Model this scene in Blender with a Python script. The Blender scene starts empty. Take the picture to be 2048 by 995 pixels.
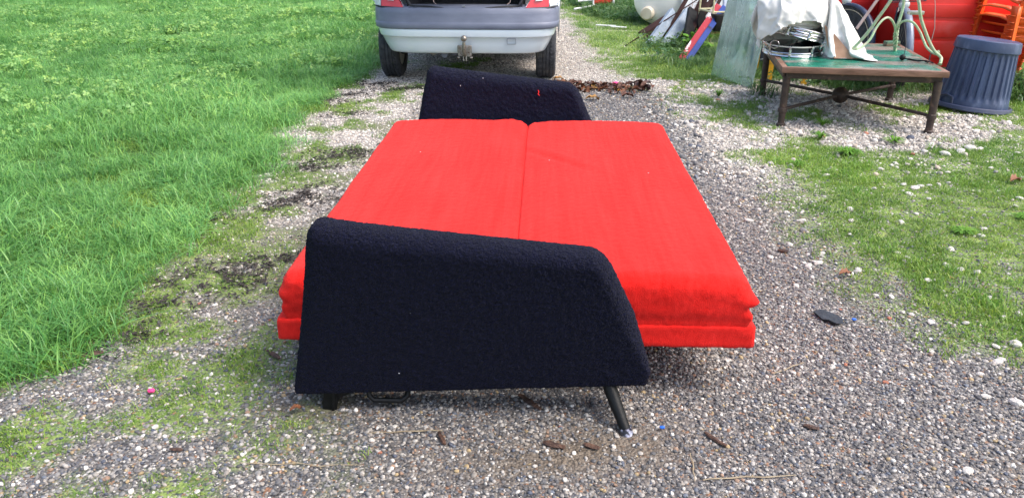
import bpy, bmesh, math, random
import numpy as np
from mathutils import Vector, Matrix, Euler
R = math.radians
random.seed(7); rng = np.random.default_rng(7)
scn = bpy.context.scene
col = scn.collection

# ------------------------------------------------------------------ camera
cam = bpy.data.cameras.new('camera'); camo = bpy.data.objects.new('camera', cam); col.objects.link(camo)
cam.sensor_width = 36; cam.lens = 1600/2048*36; cam.clip_start = .05; cam.clip_end = 1000
camo.location = (0, 0, 1.4); camo.rotation_euler = (R(90-22.69), 0, 0)
scn.camera = camo
# ------------------------------------------------------------------ light
SUN_EL, SUN_AZ = 55, 110          # azimuth measured clockwise from +Y
w = bpy.data.worlds.new('World'); scn.world = w; w.use_nodes = True
nt = w.node_tree; bg = nt.nodes['Background']
sky = nt.nodes.new('ShaderNodeTexSky'); sky.sky_type = 'NISHITA'; sky.sun_disc = False
sky.sun_elevation = R(SUN_EL); sky.sun_rotation = R(SUN_AZ)
sky.air_density = 1.3; sky.dust_density = 4.0; sky.ozone_density = 1.0
nt.links.new(sky.outputs[0], bg.inputs[0]); bg.inputs[1].default_value = .15
sl = bpy.data.lights.new('sun', 'SUN'); sl.energy = 1.5; sl.angle = R(32); sl.color = (1, .96, .91)
so = bpy.data.objects.new('sun', sl); col.objects.link(so)
sd = Vector((math.sin(R(SUN_AZ))*math.cos(R(SUN_EL)), math.cos(R(SUN_AZ))*math.cos(R(SUN_EL)), math.sin(R(SUN_EL))))
so.rotation_euler = sd.to_track_quat('Z', 'Y').to_euler(); so.location = (4, 4, 8)
scn.view_settings.view_transform = 'Standard'; scn.view_settings.look = 'None'
scn.view_settings.exposure = 1.05; scn.view_settings.gamma = 1

# ------------------------------------------------------------------ materials
def mat(name, c1, c2=None, scale=8, rough=.6, metal=0, bump=0, bscale=60, stretch=(1, 1, 1), detail=5,
        lo=.35, hi=.65, c3=None, s3=3, t3=(.55, .65), spec=.5, coat=0, sheen=0, coords='Object', trans=0, bdist=.01, rvar=0):
    m = bpy.data.materials.new(name); m.use_nodes = True
    n = m.node_tree.nodes; l = m.node_tree.links; b = n['Principled BSDF']
    b.inputs['Roughness'].default_value = rough; b.inputs['Metallic'].default_value = metal
    b.inputs['Specular IOR Level'].default_value = spec
    b.inputs['Coat Weight'].default_value = coat; b.inputs['Coat Roughness'].default_value = .12
    b.inputs['Sheen Weight'].default_value = sheen; b.inputs['Sheen Roughness'].default_value = .6
    b.inputs['Transmission Weight'].default_value = trans
    b.inputs['Base Color'].default_value = (*c1, 1)
    tc = n.new('ShaderNodeTexCoord'); mp = n.new('ShaderNodeMapping'); mp.inputs['Scale'].default_value = stretch
    l.new(tc.outputs[coords], mp.inputs[0])
    out = None
    if c2:
        no = n.new('ShaderNodeTexNoise'); no.inputs['Scale'].default_value = scale; no.inputs['Detail'].default_value = detail
        l.new(mp.outputs[0], no.inputs[0])
        r = n.new('ShaderNodeValToRGB'); r.color_ramp.elements[0].position = lo; r.color_ramp.elements[1].position = hi
        r.color_ramp.elements[0].color = (*c1, 1); r.color_ramp.elements[1].color = (*c2, 1)
        l.new(no.outputs[0], r.inputs[0]); out = r.outputs[0]
        if rvar:
            mr = n.new('ShaderNodeMapRange'); mr.inputs[3].default_value = rough-rvar; mr.inputs[4].default_value = rough+rvar
            l.new(no.outputs[0], mr.inputs[0]); l.new(mr.outputs[0], b.inputs['Roughness'])
    if c3:
        no = n.new('ShaderNodeTexNoise'); no.inputs['Scale'].default_value = s3; no.inputs['Detail'].default_value = 7
        l.new(mp.outputs[0], no.inputs[0])
        r3 = n.new('ShaderNodeMapRange'); r3.inputs[1].default_value = t3[0]; r3.inputs[2].default_value = t3[1]
        l.new(no.outputs[0], r3.inputs[0])
        mx = n.new('ShaderNodeMix'); mx.data_type = 'RGBA'; l.new(r3.outputs[0], mx.inputs[0])
        if out: l.new(out, mx.inputs[6])
        else: mx.inputs[6].default_value = (*c1, 1)
        mx.inputs[7].default_value = (*c3, 1); out = mx.outputs[2]
    if out: l.new(out, b.inputs['Base Color'])
    if bump:
        no = n.new('ShaderNodeTexNoise'); no.inputs['Scale'].default_value = bscale; no.inputs['Detail'].default_value = 4
        l.new(mp.outputs[0], no.inputs[0])
        bp = n.new('ShaderNodeBump'); bp.inputs['Strength'].default_value = bump; bp.inputs['Distance'].default_value = bdist
        l.new(no.outputs[0], bp.inputs['Height']); l.new(bp.outputs[0], b.inputs['Normal'])
    return m

M = {}
M['boucle'] = mat('navy_black_boucle', (.0014, .0020, .0095), (.0060, .0078, .034), 300, .95, bump=1, bscale=420, bdist=.004, sheen=.05, spec=.08)
M['steelblack'] = mat('black_steel', (.004, .0045, .005), (.008, .009, .010), 30, .5, spec=.25, bump=.1, bscale=80)
M['steelworn'] = mat('worn_steel_foot', (.02, .02, .03), (.45, .47, .62), 60, .35, lo=.45, hi=.6)
M['silver'] = mat('silver_car_paint', (.66, .74, .83), (.72, .79, .86), 2, .3, metal=.1, coat=.6, bump=.02, bscale=5)
M['bplastic'] = mat('faded_grey_plastic', (.12, .135, .195), (.19, .21, .285), 6, .5, bump=.05, bscale=200, lo=.3, hi=.7, stretch=(.6, 1, 1.5))
M['bplasticd'] = mat('dark_grey_plastic', (.035, .042, .065), (.06, .07, .10), 12, .5)
M['seal'] = mat('black_rubber_seal', (.012, .012, .016), (.03, .03, .04), 20, .55)
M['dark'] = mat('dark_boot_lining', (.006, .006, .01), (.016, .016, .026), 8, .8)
M['under'] = mat('dirty_underbody', (.012, .012, .012), (.04, .038, .033), 8, .85)
M['tyre'] = mat('tyre_rubber', (.02, .022, .028), (.05, .053, .064), 25, .75, bump=.3, bscale=120, c3=(.12, .11, .10), s3=9, t3=(.6, .8))
M['red_lens'] = mat('red_lens', (.62, .012, .02), (.72, .03, .04), 12, .15, coat=1)
M['clear_lens'] = mat('clear_lens', (.75, .8, .84), (.6, .66, .7), 20, .15, coat=1)
M['carglass'] = mat('tinted_car_glass', (.03, .05, .05), None, rough=.05, coat=1)
M['towball'] = mat('dull_tow_steel', (.20, .17, .15), (.35, .32, .28), 60, .4, metal=.8, bump=.2, bscale=150)
M['towplate'] = mat('rusty_tow_plate', (.28, .27, .25), (.40, .38, .36), 40, .5, metal=.5, c3=(.16, .09, .05), s3=40)
M['table_iron'] = mat('brown_painted_iron', (.028, .017, .014), (.055, .034, .027), 30, .6, bump=.4, bscale=120, c3=(.14, .085, .06), s3=18, t3=(.58, .72))
M['table_wood'] = mat('worn_wood_edge', (.13, .065, .042), (.24, .13, .09), 22, .6, stretch=(.3, 1, 1), bump=.4, bscale=90, c3=(.05, .16, .10), s3=6, t3=(.56, .64))
M['tabletop'] = mat('green_table_tile', (.006, .115, .075), (.02, .24, .15), 14, .28, c3=(.24, .20, .165), s3=2.6, t3=(.50, .60), stretch=(.7, 1.5, 1), bump=.35, bscale=60, lo=.4, hi=.7, rvar=.12)
M['grout'] = mat('table_grout', (.10, .13, .10), (.2, .2, .16), 30, .8)
M['chrome'] = mat('chrome', (.72, .72, .74), (.55, .55, .58), 30, .16, metal=1)
M['drum_shell'] = mat('black_drum_shell', (.008, .01, .018), None, rough=.25, coat=.5)
M['drum_skin'] = mat('drum_skin', (.72, .70, .64), (.6, .57, .5), 10, .5)
M['canvas'] = mat('white_canvas', (.78, .76, .73), (.70, .68, .65), 9, .85, bump=.25, bscale=20, bdist=.012, c3=(.62, .56, .47), s3=5, t3=(.62, .8), sheen=.1)
M['tan'] = mat('tan_lining', (.50, .29, .19), (.40, .22, .14), 20, .7)
M['greenpaint'] = mat('chipped_green_paint', (.27, .42, .24), (.36, .50, .31), 30, .5, bump=.3, bscale=150, c3=(.42, .42, .30), s3=35, t3=(.48, .58))
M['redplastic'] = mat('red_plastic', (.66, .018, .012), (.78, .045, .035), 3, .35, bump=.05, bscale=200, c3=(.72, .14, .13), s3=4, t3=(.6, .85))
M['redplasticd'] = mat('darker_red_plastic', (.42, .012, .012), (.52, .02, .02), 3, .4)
M['orange'] = mat('orange_plastic', (.78, .10, .015), (.88, .15, .025), 4, .38, c3=(.80, .24, .13), s3=5, t3=(.6, .85))
M['binblue'] = mat('blue_grey_bin_plastic', (.034, .052, .115), (.055, .082, .165), 5, .42, bump=.15, bscale=120, c3=(.12, .15, .25), s3=14, t3=(.56, .75), stretch=(1, 1, .4))
M['binlid'] = mat('bin_lid_plastic', (.10, .10, .16), (.15, .12, .17), 5, .22)
M['binbase'] = mat('dark_bin_rim', (.03, .04, .08), (.05, .06, .11), 9, .4)
M['white_tank'] = mat('white_tank_paint', (.86, .85, .82), (.80, .78, .75), 5, .35, c3=(.42, .33, .26), s3=9, t3=(.63, .78), bump=.1, bscale=30)
M['cream'] = mat('cream_cap', (.66, .60, .48), (.56, .48, .36), 12, .5)
M['galv'] = mat('weathered_galvanised_steel', (.24, .30, .37), (.36, .42, .50), 14, .45, metal=.3, c3=(.16, .13, .11), s3=7, t3=(.6, .75))
M['rustbeam'] = mat('dark_rusty_steel', (.022, .010, .009), (.045, .020, .018), 22, .8, bump=.4, bscale=80, spec=.15)
M['signred'] = mat('red_sign_paint', (.28, .016, .03), (.34, .03, .045), 8, .6, spec=.25, c3=(.62, .52, .54), s3=7, t3=(.52, .56), stretch=(1, 1, .5))
M['signblue'] = mat('blue_sign_paint', (.01, .03, .17), (.02, .05, .24), 8, .6, spec=.25, c3=(.01, .012, .03), s3=5)
M['blackbits'] = mat('black_board', (.008, .008, .009), (.02, .019, .019), 12, .8, spec=.15)
M['creampaint'] = mat('cream_painted_tube', (.52, .48, .28), (.62, .58, .38), 20, .5, c3=(.20, .12, .06), s3=20, t3=(.6, .7))
M['yellowpaint'] = mat('yellow_painted_steel', (.66, .34, .012), (.75, .42, .03), 10, .5, c3=(.2, .09, .03), s3=14, t3=(.6, .7))
M['glass'] = None
M['pvc_white'] = mat('white_tube', (.78, .78, .78), (.68, .68, .68), 20, .4)
M['redfabric'] = mat('red_seat_fabric', (.55, .035, .02), (.62, .06, .03), 20, .8)
M['bikeblack'] = mat('black_bike_paint', (.012, .014, .022), (.03, .034, .045), 20, .4)
M['fender'] = mat('grey_mudguard', (.14, .16, .22), (.24, .27, .34), 7, .35, metal=.2)
M['bikered'] = mat('red_bike_paint', (.48, .03, .02), None, rough=.35, coat=.5)
M['bikeblue'] = mat('dark_blue_bike_paint', (.02, .03, .07), (.05, .065, .12), 9, .4)
M['rim'] = mat('dull_rim_metal', (.38, .37, .34), (.5, .49, .46), 20, .4, metal=.8)
M['pinkwood'] = mat('weathered_pink_wood', (.42, .30, .28), (.52, .40, .37), 12, .7, stretch=(1, 1, .2))
M['bark'] = mat('dark_wet_bark', (.035, .018, .014), (.11, .055, .035), 45, .7, bump=.6, bscale=120)
M['straw'] = mat('dry_straw', (.22, .17, .11), (.32, .26, .17), 30, .7)
M['leafbrown'] = mat('dead_leaf_brown', (.065, .022, .014), (.14, .05, .026), 30, .55, bump=.3, bscale=60)
M['leafrust'] = mat('dead_leaf_rust', (.15, .05, .02), (.24, .09, .035), 30, .55, bump=.3, bscale=60)
M['leafdark'] = mat('dead_leaf_dark', (.030, .014, .012), (.07, .026, .02), 30, .5, bump=.3, bscale=60)
M['leafyellow'] = mat('dead_leaf_ochre', (.28, .13, .03), (.36, .20, .05), 30, .55)
M['slate'] = mat('black_rubber_scrap', (.018, .020, .026), (.035, .04, .05), 30, .6, bump=.6, bscale=40)
M['limestone'] = mat('pale_limestone', (.52, .47, .42), (.70, .67, .63), 30, .8, bump=.5, bscale=60)
M['brickstone'] = mat('terracotta_chip', (.36, .13, .08), (.45, .19, .12), 30, .8, bump=.5, bscale=60)
M['greystone'] = mat('grey_stone', (.16, .15, .15), (.27, .26, .26), 30, .7, bump=.5, bscale=60)
M['mossblack'] = mat('dried_black_moss', (.018, .015, .015), (.065, .055, .050), 60, .95)
M['pinkbit'] = mat('pink_plastic', (.75, .05, .22), None, rough=.4)
M['bluebit'] = mat('blue_plastic', (.01, .12, .6), None, rough=.4)
M['lint'] = mat('pale_lint', (.5, .5, .55), None, rough=.9)
M['redthread'] = mat('red_thread', (.7, .02, .02), None, rough=.8)

def curl_bump(m, scale, dist):
    n = m.node_tree.nodes; l = m.node_tree.links; b = n['Principled BSDF']
    tc = n.new('ShaderNodeTexCoord'); nz = n.new('ShaderNodeTexNoise'); nz.inputs['Scale'].default_value = 90
    ad = n.new('ShaderNodeMixRGB'); ad.inputs[0].default_value = .02; l.new(tc.outputs['Object'], nz.inputs[0]); l.new(tc.outputs['Object'], ad.inputs[1]); l.new(nz.outputs['Color'], ad.inputs[2])
    v = n.new('ShaderNodeTexVoronoi'); v.inputs['Scale'].default_value = scale; l.new(ad.outputs[0], v.inputs['Vector'])
    bp = n.new('ShaderNodeBump'); bp.invert = True; bp.inputs['Strength'].default_value = 1; bp.inputs['Distance'].default_value = dist
    l.new(v.outputs['Distance'], bp.inputs['Height'])
    old = b.inputs['Normal'].links[0].from_socket; l.new(old, bp.inputs['Normal']); l.new(bp.outputs[0], b.inputs['Normal'])
curl_bump(M['boucle'], 190, .006)
def red_fabric():
    m = bpy.data.materials.new('red_wool_fabric'); m.use_nodes = True
    n = m.node_tree.nodes; l = m.node_tree.links; b = n['Principled BSDF']
    b.inputs['Roughness'].default_value = .95; b.inputs['Specular IOR Level'].default_value = .1
    b.inputs['Sheen Weight'].default_value = .16; b.inputs['Sheen Roughness'].default_value = .5
    b.inputs['Sheen Tint'].default_value = (1, .45, .42, 1)
    tc = n.new('ShaderNodeTexCoord')
    def noise(scale, st, d=4):
        mp = n.new('ShaderNodeMapping'); mp.inputs['Scale'].default_value = st; l.new(tc.outputs['Object'], mp.inputs[0])
        t = n.new('ShaderNodeTexNoise'); t.inputs['Scale'].default_value = scale; t.inputs['Detail'].default_value = d
        l.new(mp.outputs[0], t.inputs[0]); return t.outputs[0]
    a = noise(60, (1, .05, .6)); c = noise(3, (1, 1, 1)); e = noise(420, (1, .5, 1), 2); f = noise(16, (1, .06, .3), 3)
    def math_(op, x, y):
        q = n.new('ShaderNodeMath'); q.operation = op
        for i, v in enumerate((x, y)):
            if isinstance(v, (int, float)): q.inputs[i].default_value = v
            else: l.new(v, q.inputs[i])
        return q.outputs[0]
    s = math_('ADD', math_('ADD', math_('MULTIPLY', a, .28), math_('MULTIPLY', c, .16)), math_('ADD', math_('MULTIPLY', e, .30), math_('MULTIPLY', f, .24)))
    r = n.new('ShaderNodeValToRGB'); r.color_ramp.elements[0].position = .38; r.color_ramp.elements[1].position = .60
    r.color_ramp.elements[0].color = (.60, .009, .007, 1); r.color_ramp.elements[1].color = (.80, .026, .022, 1)
    l.new(s, r.inputs[0]); l.new(r.outputs[0], b.inputs['Base Color'])
    bp = n.new('ShaderNodeBump'); bp.inputs['Strength'].default_value = .7; bp.inputs['Distance'].default_value = .004
    l.new(math_('ADD', e, math_('MULTIPLY', a, .7)), bp.inputs['Height']); l.new(bp.outputs[0], b.inputs['Normal'])
    return m
M['red'] = red_fabric()

def glass_mat():
    m = bpy.data.materials.new('dirty_greenish_glass'); m.use_nodes = True
    n = m.node_tree.nodes; l = m.node_tree.links; b = n['Principled BSDF']
    b.inputs['IOR'].default_value = 1.5
    tc = n.new('ShaderNodeTexCoord')
    def ns(st, sc):
        mp = n.new('ShaderNodeMapping'); mp.inputs['Scale'].default_value = st; l.new(tc.outputs['Object'], mp.inputs[0])
        t = n.new('ShaderNodeTexNoise'); t.inputs['Scale'].default_value = sc; t.inputs['Detail'].default_value = 6; l.new(mp.outputs[0], t.inputs[0]); return t.outputs[0]
    a = ns((9, 9, 1.3), 2); c = ns((1, 1, 1), 5)
    ad = n.new('ShaderNodeMath'); ad.operation = 'ADD'; l.new(a, ad.inputs[0]); l.new(c, ad.inputs[1])
    r = n.new('ShaderNodeValToRGB'); r.color_ramp.elements[0].position = .8; r.color_ramp.elements[1].position = 1.2
    r.color_ramp.elements[0].color = (.40, .60, .50, 1); r.color_ramp.elements[1].color = (.62, .78, .72, 1)
    hf = n.new('ShaderNodeMath'); hf.operation = 'MULTIPLY'; hf.inputs[1].default_value = 1.0; l.new(ad.outputs[0], hf.inputs[0])
    l.new(hf.outputs[0], r.inputs[0]); l.new(r.outputs[0], b.inputs['Base Color'])
    mr = n.new('ShaderNodeMapRange'); mr.inputs[1].default_value = .8; mr.inputs[2].default_value = 1.25
    mr.inputs[3].default_value = .04; mr.inputs[4].default_value = .38
    l.new(ad.outputs[0], mr.inputs[0]); l.new(mr.outputs[0], b.inputs['Roughness'])
    b.inputs['Transmission Weight'].default_value = .72
    return m
M['glass'] = glass_mat()

# ------------------------------------------------------------------ helpers
def link(name, me, m=None, parent=None):
    o = bpy.data.objects.new(name, me); col.objects.link(o)
    if m is not None: me.materials.append(m)
    if parent is not None: o.parent = parent
    return o
def tag(o, label=None, cat=None, group=None, kind=None):
    for k, v in (('label', label), ('category', cat), ('group', group), ('kind', kind)):
        if v: o[k] = v
    return o
def empty(name, loc, rot=(0, 0, 0), label=None, cat=None, group=None):
    o = bpy.data.objects.new(name, None); col.objects.link(o); o.location = loc; o.rotation_euler = rot
    o.empty_display_size = .1
    return tag(o, label, cat, group)
def kids(o): return [c for c in bpy.data.objects if c.parent == o]
def copy_tree(o, parent=None):
    c = o.copy(); col.objects.link(c); c.parent = parent
    for ch in kids(o): copy_tree(ch, c)
    return c
def smooth(me, ang=35):
    me.polygons.foreach_set('use_smooth', [True]*len(me.polygons)); me.set_sharp_from_angle(angle=R(ang)); me.update()

class MB:
    def __init__(s): s.b = bmesh.new()
    def add(s, vs, fs):
        v = [s.b.verts.new(p) for p in vs]
        for f in fs:
            try: s.b.faces.new([v[i] for i in f])
            except ValueError: pass
        return s
    def box(s, c, d, rot=(0, 0, 0), bev=0):
        mt = Matrix.LocRotScale(Vector(c), Euler(rot), Vector(d))
        g = bmesh.ops.create_cube(s.b, size=1, matrix=mt)['verts']
        if bev:
            es = list({e for v in g for e in v.link_edges})
            bmesh.ops.bevel(s.b, geom=es, offset=bev, segments=2, affect='EDGES', profile=.6)
        return s
    def tube(s, pts, r, n=8, cap=True, closed=False):
        pts = [Vector(p) for p in pts]; k = len(pts)
        rs = r if isinstance(r, (list, tuple)) else [r]*k
        rings = []; up = None
        for i, p in enumerate(pts):
            if closed: t = pts[(i+1) % k]-pts[i-1]
            else: t = pts[min(i+1, k-1)]-pts[max(i-1, 0)]
            t.normalize()
            if up is None: up = Vector((0, 0, 1)) if abs(t.z) < .9 else Vector((1, 0, 0))
            a = t.cross(up)
            if a.length < 1e-4: a = t.orthogonal()
            a.normalize(); bb = a.cross(t).normalized(); up = bb
            rings.append([s.b.verts.new(p+(a*math.cos(2*math.pi*j/n)+bb*math.sin(2*math.pi*j/n))*rs[i]) for j in range(n)])
        for i in range(k if closed else k-1):
            A, B = rings[i], rings[(i+1) % k]
            for j in range(n): s.b.faces.new((A[j], A[(j+1) % n], B[(j+1) % n], B[j]))
        if cap and not closed:
            s.b.faces.new(rings[0][::-1]); s.b.faces.new(rings[-1])
        return s
    def lathe(s, prof, n=32, mt=None, rib=None):
        mt = mt or Matrix(); rings = []
        for r, z in prof:
            rings.append([s.b.verts.new(mt @ Vector(((r+(rib(j, n, z) if rib else 0))*math.cos(2*math.pi*j/n), (r+(rib(j, n, z) if rib else 0))*math.sin(2*math.pi*j/n), z))) for j in range(n)])
        for A, B in zip(rings, rings[1:]):
            for j in range(n): s.b.faces.new((A[j], A[(j+1) % n], B[(j+1) % n], B[j]))
        if prof[0][0] > 1e-4: s.b.faces.new(rings[0][::-1])
        if prof[-1][0] > 1e-4: s.b.faces.new(rings[-1])
        return s
    def ball(s, c, r, sub=3, sc=(1, 1, 1)):
        bmesh.ops.create_icosphere(s.b, subdivisions=sub, radius=r, matrix=Matrix.LocRotScale(Vector(c), None, Vector(sc))); return s
    def build(s, name, m, parent=None, ang=35, flat=False):
        bmesh.ops.remove_doubles(s.b, verts=s.b.verts, dist=1e-6)
        bmesh.ops.recalc_face_normals(s.b, faces=s.b.faces)
        me = bpy.data.meshes.new(name); s.b.to_mesh(me); s.b.free()
        if not flat: smooth(me, ang)
        return link(name, me, m, parent)

def npmesh(name, V, F, m=None, parent=None, sm=True):
    me = bpy.data.meshes.new(name)
    me.from_pydata(np.asarray(V).tolist(), [], F if isinstance(F, list) else F.tolist()); me.update()
    if sm: me.polygons.foreach_set('use_smooth', [True]*len(me.polygons))
    return link(name, me, m, parent)

# value noise
_L = rng.random((64, 64, 64))
def vn(x, y, z=0.0):
    x, y, z = np.broadcast_arrays(np.asarray(x, float), np.asarray(y, float), np.asarray(z, float))
    xi, yi, zi = np.floor(x).astype(int), np.floor(y).astype(int), np.floor(z).astype(int)
    fx, fy, fz = x-xi, y-yi, z-zi
    fx, fy, fz = [f*f*(3-2*f) for f in (fx, fy, fz)]
    g = lambda a, b, c: _L[(xi+a) % 64, (yi+b) % 64, (zi+c) % 64]
    l = lambda a, b, t: a+(b-a)*t
    return l(l(l(g(0,0,0), g(1,0,0), fx), l(g(0,1,0), g(1,1,0), fx), fy), l(l(g(0,0,1), g(1,0,1), fx), l(g(0,1,1), g(1,1,1), fx), fy), fz)
def fbm(x, y, z=0.0, o=4):
    s = 0; a = .5; t = 0
    for k in range(o):
        s = s+a*vn(np.asarray(x)*2**k+7.3*k, np.asarray(y)*2**k+3.1*k, np.asarray(z)*2**k); t += a; a *= .5
    return s/t
def sstep(a, b, x):
    t = np.clip((x-a)/(b-a), 0, 1); return t*t*(3-2*t)

def rounded_box(h, r, seg, warp=None):
    """dense rounded box: half sizes h, radius field r(p) or float, segments seg; verts merged by key"""
    hx, hy, hz = h; nx, ny, nz = seg
    key = {}; P = []; F = []
    def vid(i, j, k):
        q = (i, j, k)
        if q not in key: key[q] = len(P); P.append((i/nx*2-1, j/ny*2-1, k/nz*2-1))
        return key[q]
    for i in range(nx):
        for j in range(ny):
            F.append((vid(i, j, nz), vid(i+1, j, nz), vid(i+1, j+1, nz), vid(i, j+1, nz)))
            F.append((vid(i, j, 0), vid(i, j+1, 0), vid(i+1, j+1, 0), vid(i+1, j, 0)))
        for k in range(nz):
            F.append((vid(i, 0, k), vid(i+1, 0, k), vid(i+1, 0, k+1), vid(i, 0, k+1)))
            F.append((vid(i, ny, k), vid(i, ny, k+1), vid(i+1, ny, k+1), vid(i+1, ny, k)))
    for j in range(ny):
        for k in range(nz):
            F.append((vid(0, j, k), vid(0, j, k+1), vid(0, j+1, k+1), vid(0, j+1, k)))
            F.append((vid(nx, j, k), vid(nx, j+1, k), vid(nx, j+1, k+1), vid(nx, j, k+1)))
    P = np.array(P); H = np.array(h); p = P*H
    rr = r(P) if callable(r) else np.full(len(P), r)
    lim = H[None, :]-rr[:, None]
    q = np.clip(p, -lim, lim); d = p-q; ln = np.linalg.norm(d, axis=1)
    ok = ln > 1e-9
    nrm = np.zeros_like(p); nrm[ok] = d[ok]/ln[ok, None]
    p2 = q.copy(); p2[ok] = q[ok]+nrm[ok]*rr[ok, None]
    return P, p2, nrm, F
def vnormals(V, F):
    F = np.array(F); a, b, c, d = (V[F[:, i]] for i in range(4))
    n = np.cross(c-a, d-b); N = np.zeros_like(V)
    for i in range(4): np.add.at(N, F[:, i], n)
    return N/np.maximum(np.linalg.norm(N, axis=1), 1e-12)[:, None]

# ------------------------------------------------------------------ ground zones (world x, y)
YL = [0, 1.5, 2.0, 2.37, 3.0, 4.0, 5, 6.5, 7.35, 8.5, 10, 14.8, 30]
XL = [-2.2, -2.0, -1.72, -1.50, -1.52, -1.50, -1.45, -1.50, -1.42, -1.5, -1.65, -2.42, -4.5]
YR = [0, 2.0, 2.3, 2.5, 3.0, 3.7, 4.37, 5.1, 6.1, 7.0, 8.1, 10, 13, 30]
XR = [2.6, 2.05, 1.72, 1.54, 1.36, 1.42, 1.52, 1.42, 1.22, 1.06, .95, .88, .76, .3]
def zones(x, y):
    e = (fbm(x*2.2, y*2.2, 3.3)-.5)*.45+(fbm(x*9, y*9, 8.1)-.5)*.22
    lawn = sstep(-.10, .16, np.interp(y, YL, XL)-x+e*1.25-.03)
    n1 = fbm(x*1.6+9, y*1.6, 1.7); n2 = fbm(x*7, y*7, 5.2)
    right = sstep(-.20, .30, x-np.interp(y, YR, XR)+e)
    thr = np.where(y > 7.4, .26, np.where(y > 5.0, .435, .25))-.05*sstep(3.4, 4.4, x)
    patch = sstep(thr, thr+.16, .55*n1+.45*n2+np.where((y < 4.6) & (x > 1.7), .04, 0))
    moss = right*patch
    nearl = sstep(.9, .3, np.abs(x+1.25+.25*(y-2)))*sstep(3.3, 2.2, y)+1.0*sstep(.85, .15, x-np.interp(y, YL, XL))
    patch2 = sstep(.47, .58, .4*n1+.6*n2)
    moss = np.maximum(moss, np.clip(nearl, 0, 1)*patch2*.85)
    und = np.exp(-((x+.95)/.55)**2-((y-6.75)/.38)**2)*1.3+.9*np.exp(-((x+.45)/.25)**2)*sstep(7, 7.6, y)
    moss = np.clip(np.maximum(moss, und*patch2), 0, 1)
    # pale: light limestone gravel; dark gravel to the right of and under the bed
    pale = sstep(3.0, 4.6, y)*sstep(-.5, -.9, x)+sstep(6.6, 7.2, y)+sstep(1.05, 1.45, x)*sstep(3.6, 5.0, y)
    pale = np.clip(pale+.35*sstep(-.7, -1.1, x)*sstep(2.3, 3.2, y)+(n1-.5)*.5, 0, 1)
    soil = np.exp(-((x-.27)/.22)**2-((y-1.9)/.12)**2)+np.exp(-((x+.62)/.16)**2-((y-2.08)/.08)**2)+.8*sstep(1.22, 1.5, x)*sstep(1.95, 1.75, y)+.6*np.exp(-((x-.0)/.3)**2-((y-1.8)/.08)**2)
    strip = sstep(2.2, 2.9, y)*sstep(7.4, 6.6, y)*sstep(-.45, -.85, x)
    soil = np.clip(soil*(.45+n2)+strip*sstep(.40, .62, .5*n1+.5*n2)*.75, 0, 1)
    return lawn, moss, pale, soil
def gz(x, y): return (fbm(x*1.3, y*1.3, 6.6, 3)-.5)*.02

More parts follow.
